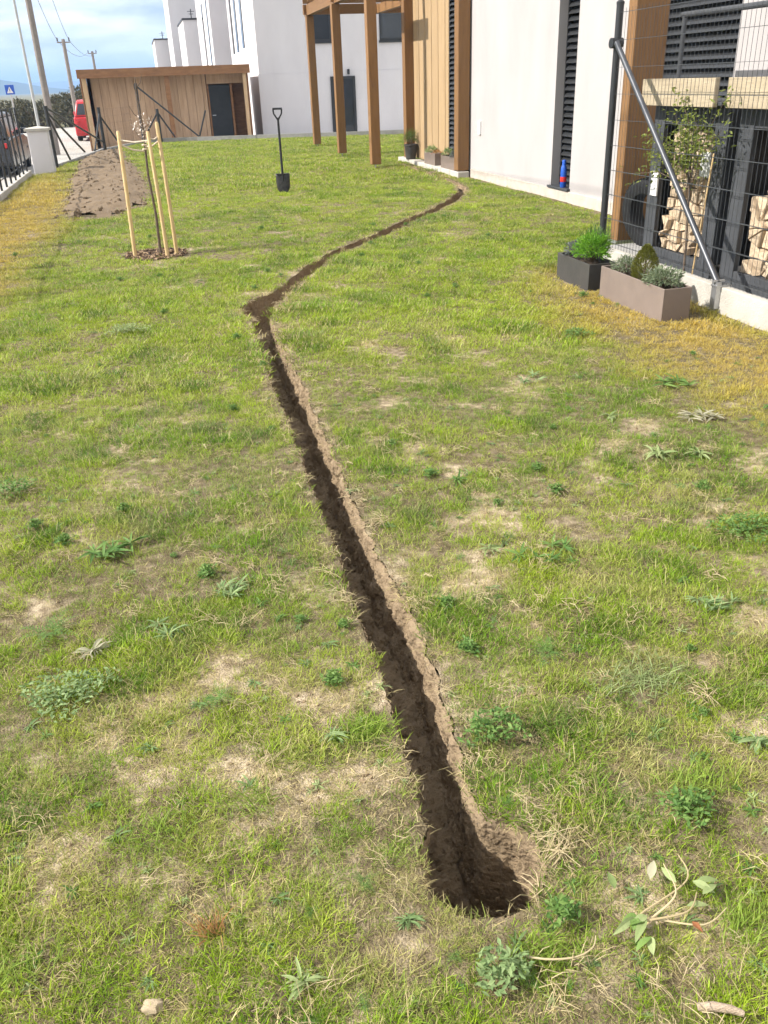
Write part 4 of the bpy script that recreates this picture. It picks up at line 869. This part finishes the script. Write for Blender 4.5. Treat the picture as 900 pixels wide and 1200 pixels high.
# ---------------------------------------------------------------- street: cars, poles, sign, bushes
def car(x, y, rz, paint, label, H=1.55, Ln=4.3, W=1.8):
    e = empty('parked_car', (x, y, -.42), label, 'car', rz=rz)
    def shell(prof, w0, w1, nm, m, par, zsplit):
        b = MB(); n = len(prof); vs = []
        for s_ in (-1, 1):
            for (yy, zz) in prof:
                k = 0 if zz <= zsplit else (zz-zsplit)/(H-zsplit); vs.append((s_*(w0+(w1-w0)*k)/2, yy, zz))
        b.add(vs, [tuple(range(n)), tuple(range(2*n-1, n-1, -1))]+[(i, n+i, n+(i+1) % n, (i+1) % n) for i in range(n)])
        o = b.build(nm, m, par); bv = o.modifiers.new('b', 'BEVEL'); bv.width = .05; bv.segments = 3; bv.limit_method = 'ANGLE'; shade_auto(o, 50); return o
    h = Ln/2; bz = H*.60
    bd = shell([(-h, .32), (-h+.04, .62), (-h+.12, bz-.02), (-h+.5, bz+.02), (h-1.15, bz+.02), (h-.35, bz-.10), (h-.03, .62), (h, .32), (h-.1, .22), (-h+.1, .22)], W, W-.06, 'body', M[paint], e, bz)
    shell([(-h+.14, bz), (-h+.42, H-.10), (-h+.7, H), (h-1.95, H), (h-1.75, H-.05), (h-1.05, bz)], W-.08, W-.42, 'cabin', M[paint], e, bz)
    g_ = [(-h+.42, bz+.04), (-h+.60, H-.13), (h-1.95, H-.13), (h-1.32, bz+.04)]
    for s_ in (-1, 1):
        for (ya, yb) in ((0, .5), (.52, 1)):
            lo0 = g_[0][0]+(g_[3][0]-g_[0][0])*ya; lo1 = g_[0][0]+(g_[3][0]-g_[0][0])*yb; hi0 = g_[1][0]+(g_[2][0]-g_[1][0])*ya; hi1 = g_[1][0]+(g_[2][0]-g_[1][0])*yb
            def wx(z): return s_*((W-.08+(-.34)*(z-bz)/(H-bz))/2+.006)
            b = MB(); b.add([(wx(bz+.04), lo0, bz+.04), (wx(bz+.04), lo1, bz+.04), (wx(H-.13), hi1, H-.13), (wx(H-.13), hi0, H-.13)], [(0, 1, 2, 3)]); o = b.build('side_window', M['glass'], e); o.modifiers.new('s', 'SOLIDIFY').thickness = .01
    for (p, q) in (((-h+.14, bz), (-h+.42, H-.10)), ((h-1.05, bz), (h-1.75, H-.05))):
        d_ = .03 if q[0] > 0 else -.03
        b = MB(); a = .12; c = .9; ya, za = p[0]+(q[0]-p[0])*a, p[1]+(q[1]-p[1])*a; yb, zb = p[0]+(q[0]-p[0])*c, p[1]+(q[1]-p[1])*c; sg = 1 if p[0] > 0 else -1
        b.add([(-(W-.3)/2, ya+sg*.012, za+.006), ((W-.3)/2, ya+sg*.012, za+.006), ((W-.52)/2, yb+sg*.012, zb+.006), (-(W-.52)/2, yb+sg*.012, zb+.006)], [(0, 1, 2, 3)]); o = b.build('windscreen', M['glass'], e); o.modifiers.new('s', 'SOLIDIFY').thickness = .01
    for s_ in (-1, 1):
        for yy in (-h+.8, h-.85):
            t = empty('wheel', (s_*(W/2-.1), yy, .32), None, None); t.parent = e; b = MB(); n = 24
            pr = [(.20, -.1), (.30, -.1), (.32, -.07), (.32, .07), (.30, .1), (.20, .1)]; vs = [(z, r_*math.cos(2*PI*k/n), r_*math.sin(2*PI*k/n)) for k in range(n) for r_, z in pr]; q = len(pr)
            b.add(vs, [(k*q+j, k*q+(j+1) % q, ((k+1) % n)*q+(j+1) % q, ((k+1) % n)*q+j) for k in range(n) for j in range(q)]); b.build('tyre', M['rubber'], t)
            b = MB(); b.tube([(-.08, 0, 0), (.08, 0, 0)], .2, 20); b.build('rim', M['galv'], t)
        b = MB(); b.rbox((s_*(W/2-.30)-.16, h-.10, .62), (s_*(W/2-.30)+.16, h-.0, .76), .02); b.build('headlight', M['headlight'], e)
        b = MB(); b.rbox((s_*(W/2-.14)-.05, -h-.01, .72), (s_*(W/2-.14)+.05, -h+.14, .84), .02); b.build('tail_light', M['red'], e)
        b = MB(); b.rbox((s_*(W/2+.06)-.09, h-1.5, bz+.02), (s_*(W/2+.06)+.09, h-1.36, bz+.17), .03); b.build('mirror', M[paint], e)
    b = MB(); b.rbox((-.26, -h-.015, .45), (.26, -h+.02, .57), .004); b.build('number_plate', M['white'], e)
    return e
car(-4.35, 28.6, 0, 'blackcar', 'black car parked behind the picket fence at the left edge', 1.56, 4.5); car(-1.95, 45.5, 0, 'redcar', 'red car half hidden behind the left end of the shed', 1.66)

def pole(x, y, h, r_, m, label, lean=0, arm=None, group='poles along the street', z0=-.5):
    e = empty('utility_pole' if arm != 'lamp' else 'street_lamp', (x, y, z0), label, 'pole' if arm != 'lamp' else 'street lamp', group); h = h-z0
    shade_auto(MB().tube([(0, 0, -.3), (lean*h*.5, 0, h*.5), (lean*h, 0, h)], [r_, r_*.85, r_*.7], 14).build('shaft', M[m], e))
    if arm == 'cross':
        b = MB(); b.bar((lean*h-.34, 0, h-.15), (lean*h+.34, 0, h-.15), .05, .06); o = b.build('crossarm', M['pole'], e)
        for k in (-.3, .3): MB().lathe([(.03, 0), (.045, .05), (.03, .1), (.045, .13), (.015, .19)], (lean*h+k, 0, h-.1), 10).build('insulator', M['planterdark'], o)
    if arm == 'lamp':
        MB().tube([(lean*h, 0, h-.02), (lean*h-.05, 0, h+.4), (lean*h-.35, 0, h+.62), (lean*h-.95, 0, h+.66)], .035, 8).build('arm', M[m], e); b = MB(); b.rbox((lean*h-1.5, -.14, h+.6), (lean*h-.9, .14, h+.72), .04); b.build('lamp_head', M['lamp'], e)
    return e
pole(-3.08, 35.0, 7.4, .125, 'pole', 'thick concrete utility pole rising beside the white gate pillar', .004, 'cross')
pole(-3.47, 34.6, 5.3, .055, 'lamp', 'slim grey street lamp with bent arm left of the thick pole', .0, 'lamp')
pole(-3.42, 55.0, 4.1, .13, 'pole', 'middle utility pole with crossarm left of the shed', .0, 'cross')
pole(-2.95, 80.0, 4.35, .13, 'pole', 'farthest utility pole with crossarm showing over the shed roof', 0, 'cross')
pw = empty('power_lines', (0, 0, 0), 'thin black power lines strung between the street poles', 'cable')
for k in (-.3, .3):
    for (p, q, sg) in (((-3.05+k, 35, 7.3), (-3.42+k, 55, 4.05), .55), ((-3.42+k, 55, 4.05), (-2.95+k, 80, 4.3), .5), ((-3.05+k, 35, 7.3), (-2.8+k, 5, 7.3), .4)):
        p = Vector(p); q = Vector(q); MB().tube([p.lerp(q, t)-Vector((0, 0, sg*4*t*(1-t))) for t in np.linspace(0, 1, 17)], .012, 5).build('cable', M['black'], pw)
sg = empty('crossing_sign', (-4.82, 40, -.5), 'blue square pedestrian crossing sign on a post at the far left', 'sign'); MB().tube([(0, .03, 0), (0, .03, 2.42)], .03, 8).build('post', M['galv'], sg)
b = MB(); b.rbox((-.17, -.01, 2.06), (.17, .01, 2.40), .008); pn = b.build('panel', M['blue'], sg); b = MB(); b.add([(-.115, -.014, 2.11), (.115, -.014, 2.11), (0, -.014, 2.34)], [(0, 1, 2)]); o = b.build('triangle', M['white'], pn); o.modifiers.new('s', 'SOLIDIFY').thickness = .002
b = MB(); b.tube([(0, -.018, 2.255), (0, -.018, 2.27)], .014, 8); b.bar((0, -.018, 2.19), (.0, -.018, 2.25), .025, .004); b.bar((0, -.018, 2.19), (-.025, -.018, 2.135), .012, .004); b.bar((0, -.018, 2.19), (.028, -.018, 2.135), .012, .004); b.build('walking_figure', M['black'], pn)
def bush(x, y, w_, h_, label, n=2400):
    e = empty('roadside_bush', (x, y, -.75), label, 'bush', 'bushes beyond the street'); b = MB(); st = MB(); n = int(n)
    for k in range(7):
        a = random.uniform(0, 6.28); st.tube([(0, 0, 0), (w_*.2*math.cos(a), w_*.2*math.sin(a), h_*.45), (w_*.36*math.cos(a), w_*.36*math.sin(a), h_*.85)], [.08, .05, .02], 5)
    lob = [(random.gauss(0, w_*.26), random.gauss(0, w_*.2), random.uniform(.3, .85)*h_, random.uniform(.16, .34)*h_) for _ in range(11)]
    for k in range(n):
        cx, cy, cz, r_ = random.choice(lob); d = Vector([random.gauss(0, 1) for _ in range(3)]).normalized(); p = Vector((cx, cy, cz))+d*r_*random.random()**.3
        p.z = max(.05, p.z); b.leaf(p, d+Vector([random.gauss(0, .5) for _ in range(3)]), .22, .12, .2, .2, 2, random.uniform(-1, 1))
    st.build('branches', M['bark'], e); b.build('crown', M['bush'], e)
for i, (x, y, w_, h_, lb) in enumerate([(-8.6, 62, 4.5, 1.7, 'brown green roadside bush nearest the left picture edge'), (-5.6, 63, 4.2, 1.6, 'low brown bush just beyond the street end, between the poles'), (-9.2, 70, 4.5, 2.0, 'brown green roadside bush at the far left under the hill'), (-7.6, 72, 4.0, 1.9, 'brown green roadside bush behind the crossing sign'), (-6.2, 73, 3.6, 1.9, 'brown green roadside bush left of the thick pole'),
                                       (-4.9, 71, 3.4, 2.1, 'brown green roadside bush just right of the thick pole'), (-3.6, 68, 3.2, 2.7, 'taller brown bush left of the shed and the red car'), (-2.3, 74, 3.6, 2.9, 'tallest brown bush rising behind the red car')]):
    bush(x, y, w_, h_, lb)
# thin summer-like air between here and the hills
b = MB(); b.box((-8800, -50, -1.9), (8800, 8900, 110)); hz = b.build('haze', M['white']); m = bpy.data.materials.new('haze_air'); m.use_nodes = True; t = m.node_tree; t.nodes.clear(); o_ = t.nodes.new('ShaderNodeOutputMaterial'); pv_ = t.nodes.new('ShaderNodeVolumePrincipled')
pv_.inputs['Color'].default_value = (.42, .64, 1, 1); pv_.inputs['Density'].default_value = 5e-4; pv_.inputs['Anisotropy'].default_value = 0; t.links.new(pv_.outputs[0], o_.inputs['Volume']); hz.data.materials[0] = m; tag(hz, kind='stuff')
# ---------------------------------------------------------------- weeds and litter on the lawn
def weed(x, y, kind, size, m, label, seed, group=None, nm='weed'):
    random.seed(seed); b = MB(); s_ = size
    if kind == 'mat':            # many small leaves on short stalks
        for k in range(int(260*(s_/.2)**1.2)+60):
            a = random.uniform(0, 2*PI); r_ = s_*.5*random.random()**.6*(1+.25*math.sin(3*a+seed)); p = Vector((r_*math.cos(a), r_*math.sin(a)*.8, random.uniform(.012, .045)*(1.25-r_/s_)))
            b.leaf(p, (random.gauss(0, 1), random.gauss(0, 1), random.uniform(.0, .7)), random.uniform(.012, .024), random.uniform(.008, .014), .2, .25, 2, random.uniform(-.8, .8))
        for k in range(14): a = random.uniform(0, 6.28); r_ = s_*.4*random.random(); b.tube([(0, 0, 0), (r_*.5*math.cos(a), r_*.5*math.sin(a)*.8, .015), (r_*math.cos(a), r_*math.sin(a)*.8, .03)], .0012, 4)
    if kind == 'rosette':        # broad leaves fanning from one crown
        for k in range(22):
            a = k*2.4+random.gauss(0, .5); l_ = s_*.5*random.uniform(.35, 1.05); b.leaf((random.gauss(0, s_*.05), random.gauss(0, s_*.05), .003), (math.cos(a), math.sin(a), random.uniform(.1, .9)), l_, l_*random.uniform(.12, .22), random.uniform(.5, 1.3), .35, 5, random.gauss(0, .5), shape=.9)
    if kind == 'spray':          # several jagged-leaved crowns side by side
        for c in range(5):
            cx, cy = random.gauss(0, s_*.22), random.gauss(0, s_*.15)
            for k in range(12):
                a = random.uniform(0, 6.28); l_ = s_*.30*random.uniform(.5, 1.1); b.leaf((cx, cy, .005), (math.cos(a), math.sin(a), random.uniform(.15, .9)), l_, l_*.15, .55, .2, 4, random.gauss(0, .4), shape=.7)
    if kind == 'feather':        # finely cut leaves
        for c in range(16):
            a = random.uniform(0, 6.28); l_ = s_*.5*random.uniform(.5, 1); d = Vector((math.cos(a), math.sin(a), random.uniform(.2, .6))).normalized()
            for k in range(9):
                t = (k+1)/9; p = d*l_*t-Vector((0, 0, .3*l_*t*t))+Vector((0, 0, .006))
                for sgn in (-1, 1): b.leaf(p, Vector((-d.y*sgn, d.x*sgn, .1))+d*.6, l_*.24*(1.15-t), l_*.05, .2, .1, 2)
    if kind == 'grass':
        tips = [(random.gauss(0, .6), random.gauss(0, .6)) for _ in range(4)]
        for k in range(int(190*s_/.12)):
            a = random.uniform(0, 6.28); r_ = s_*.55*random.random()**.7; l_ = random.uniform(.025, .075); q = random.choice(tips); b.leaf((r_*math.cos(a)*1.2, r_*math.sin(a)*.7, -.006), (q[0]+random.gauss(0, .45), q[1]+random.gauss(0, .45), random.uniform(.5, 1.5)), l_, random.uniform(.002, .0038), random.uniform(.3, 1.1), .2, 4, random.gauss(0, .7), shape=.3)
    return tag(b.build(nm, M[m], loc=(x, y, gz(x, y)+.012)), label, 'weed' if nm == 'weed' else 'grass tuft', group or 'weeds in the lawn')
W = [(.69, 1.69, 'mat', .17, 'weed', 'dense dark green clover patch touching the right rim of the trench'), (.11, 2.62, 'spray', .22, 'weedgrey', 'grey green jagged weed left of the middle of the trench'),
     (-.30, 3.05, 'spray', .30, 'weed', 'flat dark green weed patch above the grey green jagged one on the left'), (-.45, 2.18, 'mat', .26, 'weedgrey', 'wide green leafy weed patch below the withered white weed'),
     (-.53, 2.54, 'feather', .26, 'weed', 'dark green feathery weed at the left picture edge above the withered white weed'), (-.39, 2.40, 'rosette', .16, 'withered', 'withered whitish weed with curled leaves on the left'),
     (-.03, 2.05, 'feather', .22, 'weed', 'dark green feathery weed midway between the wide leafy patch and the trench'), (1.19, 1.78, 'grass', .26, 'weedpale', 'yellow green spiky weed right of the clover patch'), (1.26, 2.53, 'spray', .24, 'weed', 'green jagged weed in the middle of the right lawn half'),
     (2.03, 2.47, 'mat', .26, 'weed', 'lush green leafy weed at the right picture edge, mid height'), (1.03, 1.28, 'mat', .13, 'weed', 'small dark leafy weed near the lower right corner above the uprooted weed'), (.45, 1.015, 'mat', .11, 'weedgrey', 'wilted grey green weed just below the round hole'),
     (2.49, 3.57, 'spray', .26, 'withered', 'wilted grey bunch of weed at the edge of the yellowed strip'), (.07, 1.11, 'rosette', .10, 'weedpale', 'pale broad leaved weed at the bottom left of the hole'), (-.10, 1.28, 'grass', .045, 'rustleaf', 'reddish brown withered weed in the lower left lawn'),
     (1.97, 4.43, 'spray', .20, 'weedgrey', 'small grey green weed halfway to the planters'), (2.70, 4.09, 'spray', .30, 'weed', 'green weed patch at the border of the yellowed strip'), (.97, 1.96, 'feather', .18, 'weed', 'green feathery weed above the bare spot right of the trench'),
     (1.13, 3.26, 'rosette', .13, 'weed', 'small dark rosette weed right of the trench, mid lawn'), (2.12, 3.73, 'rosette', .15, 'weedpale', 'pale rosette weed left of the wilted grey bunch'), (2.09, 3.22, 'rosette', .20, 'weedpale', 'pale broad rosette below the wilted grey bunch'),
     (.27, 1.79, 'rosette', .12, 'weedgrey', 'grey green rosette left of the grass tuft at the trench'), (-.16, 2.43, 'spray', .17, 'weedgrey', 'small grey green jagged weed between the withered weed and the trench'), (1.34, 1.45, 'rosette', .14, 'weedgrey', 'grey broad leaved weed at the lower right picture edge'),
     (-.32, 6.49, 'mat', .30, 'weedpale', 'pale clover patch below the staked sapling'), (2.64, 5.19, 'mat', .20, 'weed', 'green tuft of weed at the upper tip of the yellowed strip'), (2.27, 3.15, 'rosette', .15, 'weedpale', 'rightmost of the pale rosettes below the wilted grey bunch'),
     (1.04, 2.63, 'rosette', .13, 'weedpale', 'pale green rosette nearest the trench in mid lawn'), (-.79, 3.76, 'mat', .2, 'weed', 'green clover patch at the left picture edge, mid height'), (1.62, 2.05, 'spray', .2, 'weedgrey', 'grey green jagged weed below the lush right edge weed'),
     (.62, 1.10, 'mat', .07, 'weed', 'tiny green weed below the right rim of the round hole')]
for i, (x, y, k, s_, m, lb) in enumerate(W): weed(x, y, k, s_, m, lb, 500+i)
T = [(.37, 1.79, .13, 'tall light green grass tuft at the left rim of the trench'), (-.21, 1.58, .16, 'bright green grass tuft with pale blades in the lower left lawn'), (.02, 1.62, .13, 'bright green grass tuft left of the round hole'), (-.5, 1.30, .15, 'bright green grass tuft at the lower left picture edge'),
     (.55, 1.04, .14, 'green grass tuft below the near rim of the round hole'), (1.12, 1.36, .16, 'green grass tuft beside the small dark leafy weed'), (.98, .98, .14, 'green grass tuft in the lower right picture corner')]
for i, (x, y, s_, lb) in enumerate(T): weed(x, y, 'grass', s_, 'tuftgreen', lb, 600+i, 'lush grass tufts in the foreground', 'grass_tuft')
random.seed(71)
# small unremarkable weeds everywhere
cw = bpy.data.collections.new('small_weeds'); wk = []
for k, (kd, m, s_) in enumerate((('rosette', 'weed', .07), ('mat', 'weed', .07), ('rosette', 'weedgrey', .08), ('feather', 'weed', .09), ('rosette', 'weedpale', .06))):
    o = weed(0, 0, kd, s_, m, None, 700+k); COL.objects.unlink(o); o.location = (0, 0, 0); o.name = 'small_weed_%s' % 'abcde'[k]; cw.objects.link(o)
    for q in ('label', 'category', 'group'):
        if q in o: del o[q]
n = 2600; x = RNG.uniform(-2.3, 3.8, n); y = .4+RNG.random(n)**1.6*11; ok = exclusion(x, y) & (fbm(x, y, .8, 3, 300) > .40) & (np.hypot(x, y-9.8) > .5); x, y = x[ok], y[ok]; n = len(x)
sw = points_object('ground_weeds', np.stack([x, y, ground_z(x, y)+.002], 1), np.stack([RNG.normal(0, .1, n), RNG.normal(0, .1, n), RNG.uniform(0, 6.28, n)], 1), RNG.uniform(.35, 1.0, n), RNG.choice([0, 1, 2, 3, 4], n, p=[.22, .06, .25, .07, .40]), np.ones((n, 3)), cw)
tag(sw, 'small leafy weeds scattered all over the lawn', 'weeds', kind='stuff')
# uprooted weed with long stalks
uw = empty('uprooted_weed', (.80, 1.03, gz(.8, 1.03)+.02), 'uprooted weed with long pale stalks lying in the lower right lawn', 'weed')
def curve(pts, n=7):
    P_ = [Vector(p) for p in pts]; out = []
    for i in range(len(P_)-1):
        a, p, q, c = P_[max(i-1, 0)], P_[i], P_[i+1], P_[min(i+2, len(P_)-1)]
        for k in range(n): t = k/n; out.append(.5*(2*p+(q-a)*t+(2*a-5*p+4*q-c)*t*t+(3*p-a-3*q+c)*t**3))
    return out+[P_[-1]]
b = MB()
for k, (p, q, r_) in enumerate([((-.03, .02, .01), (.10, .05, .03), (.12, .12, .03)), ((-.02, 0, .015), (.06, -.005, .03), (.11, .03, .02)), ((0, .01, .01), (.05, .02, .05), (.07, .1, .04)), ((0, 0, .01), (.08, -.03, .02), (.15, -.02, .02))]): c_ = curve([(-.03, 0, .015), p, (q[0], q[1]+random.uniform(-.015, .02), q[2]), r_]); b.tube(c_, list(np.linspace(.003, .0012, len(c_))), 6)
b.build('stalk', M['root'], uw)
for k in range(8): a = 3.0+random.gauss(0, .9); b = MB(); b.leaf((-.04+random.uniform(-.01, .02), -.01+random.uniform(-.03, .03), .02), (math.cos(a), math.sin(a)-.3, .35), random.uniform(.035, .065), .019, .9, .3, 5, random.gauss(0, .4), shape=.8); b.build('leaf', M['weed' if k % 2 else 'weedpale'], uw)
for k in range(5): b = MB(); a = random.gauss(0, 1); b.leaf((.10+random.uniform(-.03, .04), random.uniform(-.03, .08), .02), (math.cos(a), math.sin(a), .2), .05, .018, .5, .3, 4, random.gauss(0, .6), shape=.8); b.build('leaf', M['weedpale'], uw)
b = MB(); b.leaf((.06, -.03, .02), (.3, -1, .2), .03, .016, .4, .3, 3); b.build('dead_leaf', mat('orange_dead_leaf', (.26, .10, .04), (.2, .08, .03), 30), uw)
def single(x, y, a, L_, W_, m, nm, label, cat): b = MB(); b.leaf((0, 0, .025), (math.cos(a), math.sin(a), .12), L_, W_, .25, .35, 6, random.gauss(0, .2), shape=.8); tag(b.build(nm, M[m], loc=(x, y, gz(x, y)+.008), smooth=True), label, cat)
single(.835, 1.12, .9, .055, .02, 'withered', 'fallen_leaf', 'pale silvery leaf lying right of the round hole, the brighter one', 'leaf'); single(.75, 1.12, 1.4, .045, .018, 'weedpale', 'fallen_leaf', 'pale green leaf lying between the hole and the silvery leaf', 'leaf')
c_ = curve([(.50, 1.03, .025), (.545, 1.005, .03), (.60, .995, .03), (.64, 1.005, .03), (.66, 1.03, .025)])
tag(MB().tube(c_, list(np.linspace(.0024, .0012, len(c_))), 7, val=.8).build('dry_stalk', M['root']), 'curved pale dry stalk lying below the round hole', 'stalk')
b = MB(); b.tube([(.775, .845, .02), (.80, .835, .026), (.83, .822, .024), (.85, .81, .02)], [.007, .009, .008, .006], 9); tag(shade_auto(b.build('stick', M['stick']), 60), 'short broken grey stick in the lower right corner', 'stick')
o = clod('stone', 801, M['stone']); COL.objects.link(o); o.location = (-.225, 1.145, gz(-.22, 1.14)+.006); o.scale = (.028, .02, .015); o.modifiers.new('sub', 'SUBSURF').render_levels = 1; tx2 = bpy.data.textures.new('pits', 'CLOUDS'); tx2.noise_scale = .5; dd = o.modifiers.new('d', 'DISPLACE'); dd.texture = tx2; dd.strength = .7; shade_auto(o, 40); tag(o, 'pale tan stone lying in the lower left grass', 'stone')
# torn roots hanging at the hole's rim
rt_ = empty('torn_roots', (.67, 1.28, gz(.67, 1.28)), 'tangle of pale torn grass roots at the right rim of the round hole', 'roots')
for k in range(26):
    a = random.uniform(-1.2, 1.2); l_ = random.uniform(.04, .12); q = Vector((math.cos(a)*l_, math.sin(a)*l_, 0)); b = MB(); b.tube([(-.02, random.uniform(-.06, .06), random.uniform(-.02, .01)), q*.4+Vector((0, random.gauss(0, .02), random.uniform(.015, .04))), q*.8+Vector((random.gauss(0, .01), random.gauss(0, .02), random.uniform(.005, .03))), q+Vector((0, random.gauss(0, .02), .006))], [.0009, .0009, .0008, .0004], 4); b.build('root', M['root'], rt_)
# loose straw and root ends along the rim
cs = bpy.data.collections.new('straw_bits')
for k in range(3):
    b = MB(); random.seed(900+k)
    for j in range(14): p = Vector((random.gauss(0, .02), random.gauss(0, .02), random.uniform(.0, .012))); a = random.uniform(0, 6.28); l_ = random.uniform(.02, .05); b.tube([p, p+Vector((math.cos(a)*l_*.5, math.sin(a)*l_*.5, random.uniform(0, .012))), p+Vector((math.cos(a)*l_, math.sin(a)*l_, random.uniform(-.006, .004)))], [.0008, .0008, .0004], 3, False)
    cs.objects.link(b.build('straw_%s' % 'abc'[k], M['root'], link=False))
random.seed(77); pp = []
for k in range(len(cl)):
    if ss[k] > 7: break
    for side, num in ((rimR, int(random.random() < .30)), (rimL, int(random.random() < .12))):
        for j in range(num):
            q = side[k]; o_ = random.gauss(.012, .022)*(1 if side is rimR else -1); pp.append((q[0]+o_, q[1]+random.gauss(0, .01), gz(*q)+.004))
for k in range(320):
    x, y = random.uniform(-.8, 2.6), .6+random.random()**1.4*4.5
    pp.append((x, y, gz(x, y)+.014))
pp = np.array(pp); okp = ~inside(pp[:, 0], pp[:, 1], TRENCH); pp = pp[okp]; n = len(pp)
tag(points_object('loose_straw', pp, np.stack([RNG.normal(0, .15, n), RNG.normal(0, .15, n), RNG.uniform(0, 6.28, n)], 1), RNG.uniform(.6, 1.3, n), RNG.integers(0, 3, n), np.ones((n, 3)), cs), 'bits of dry straw and root lying on the lawn and trench rim', 'straw', kind='stuff')
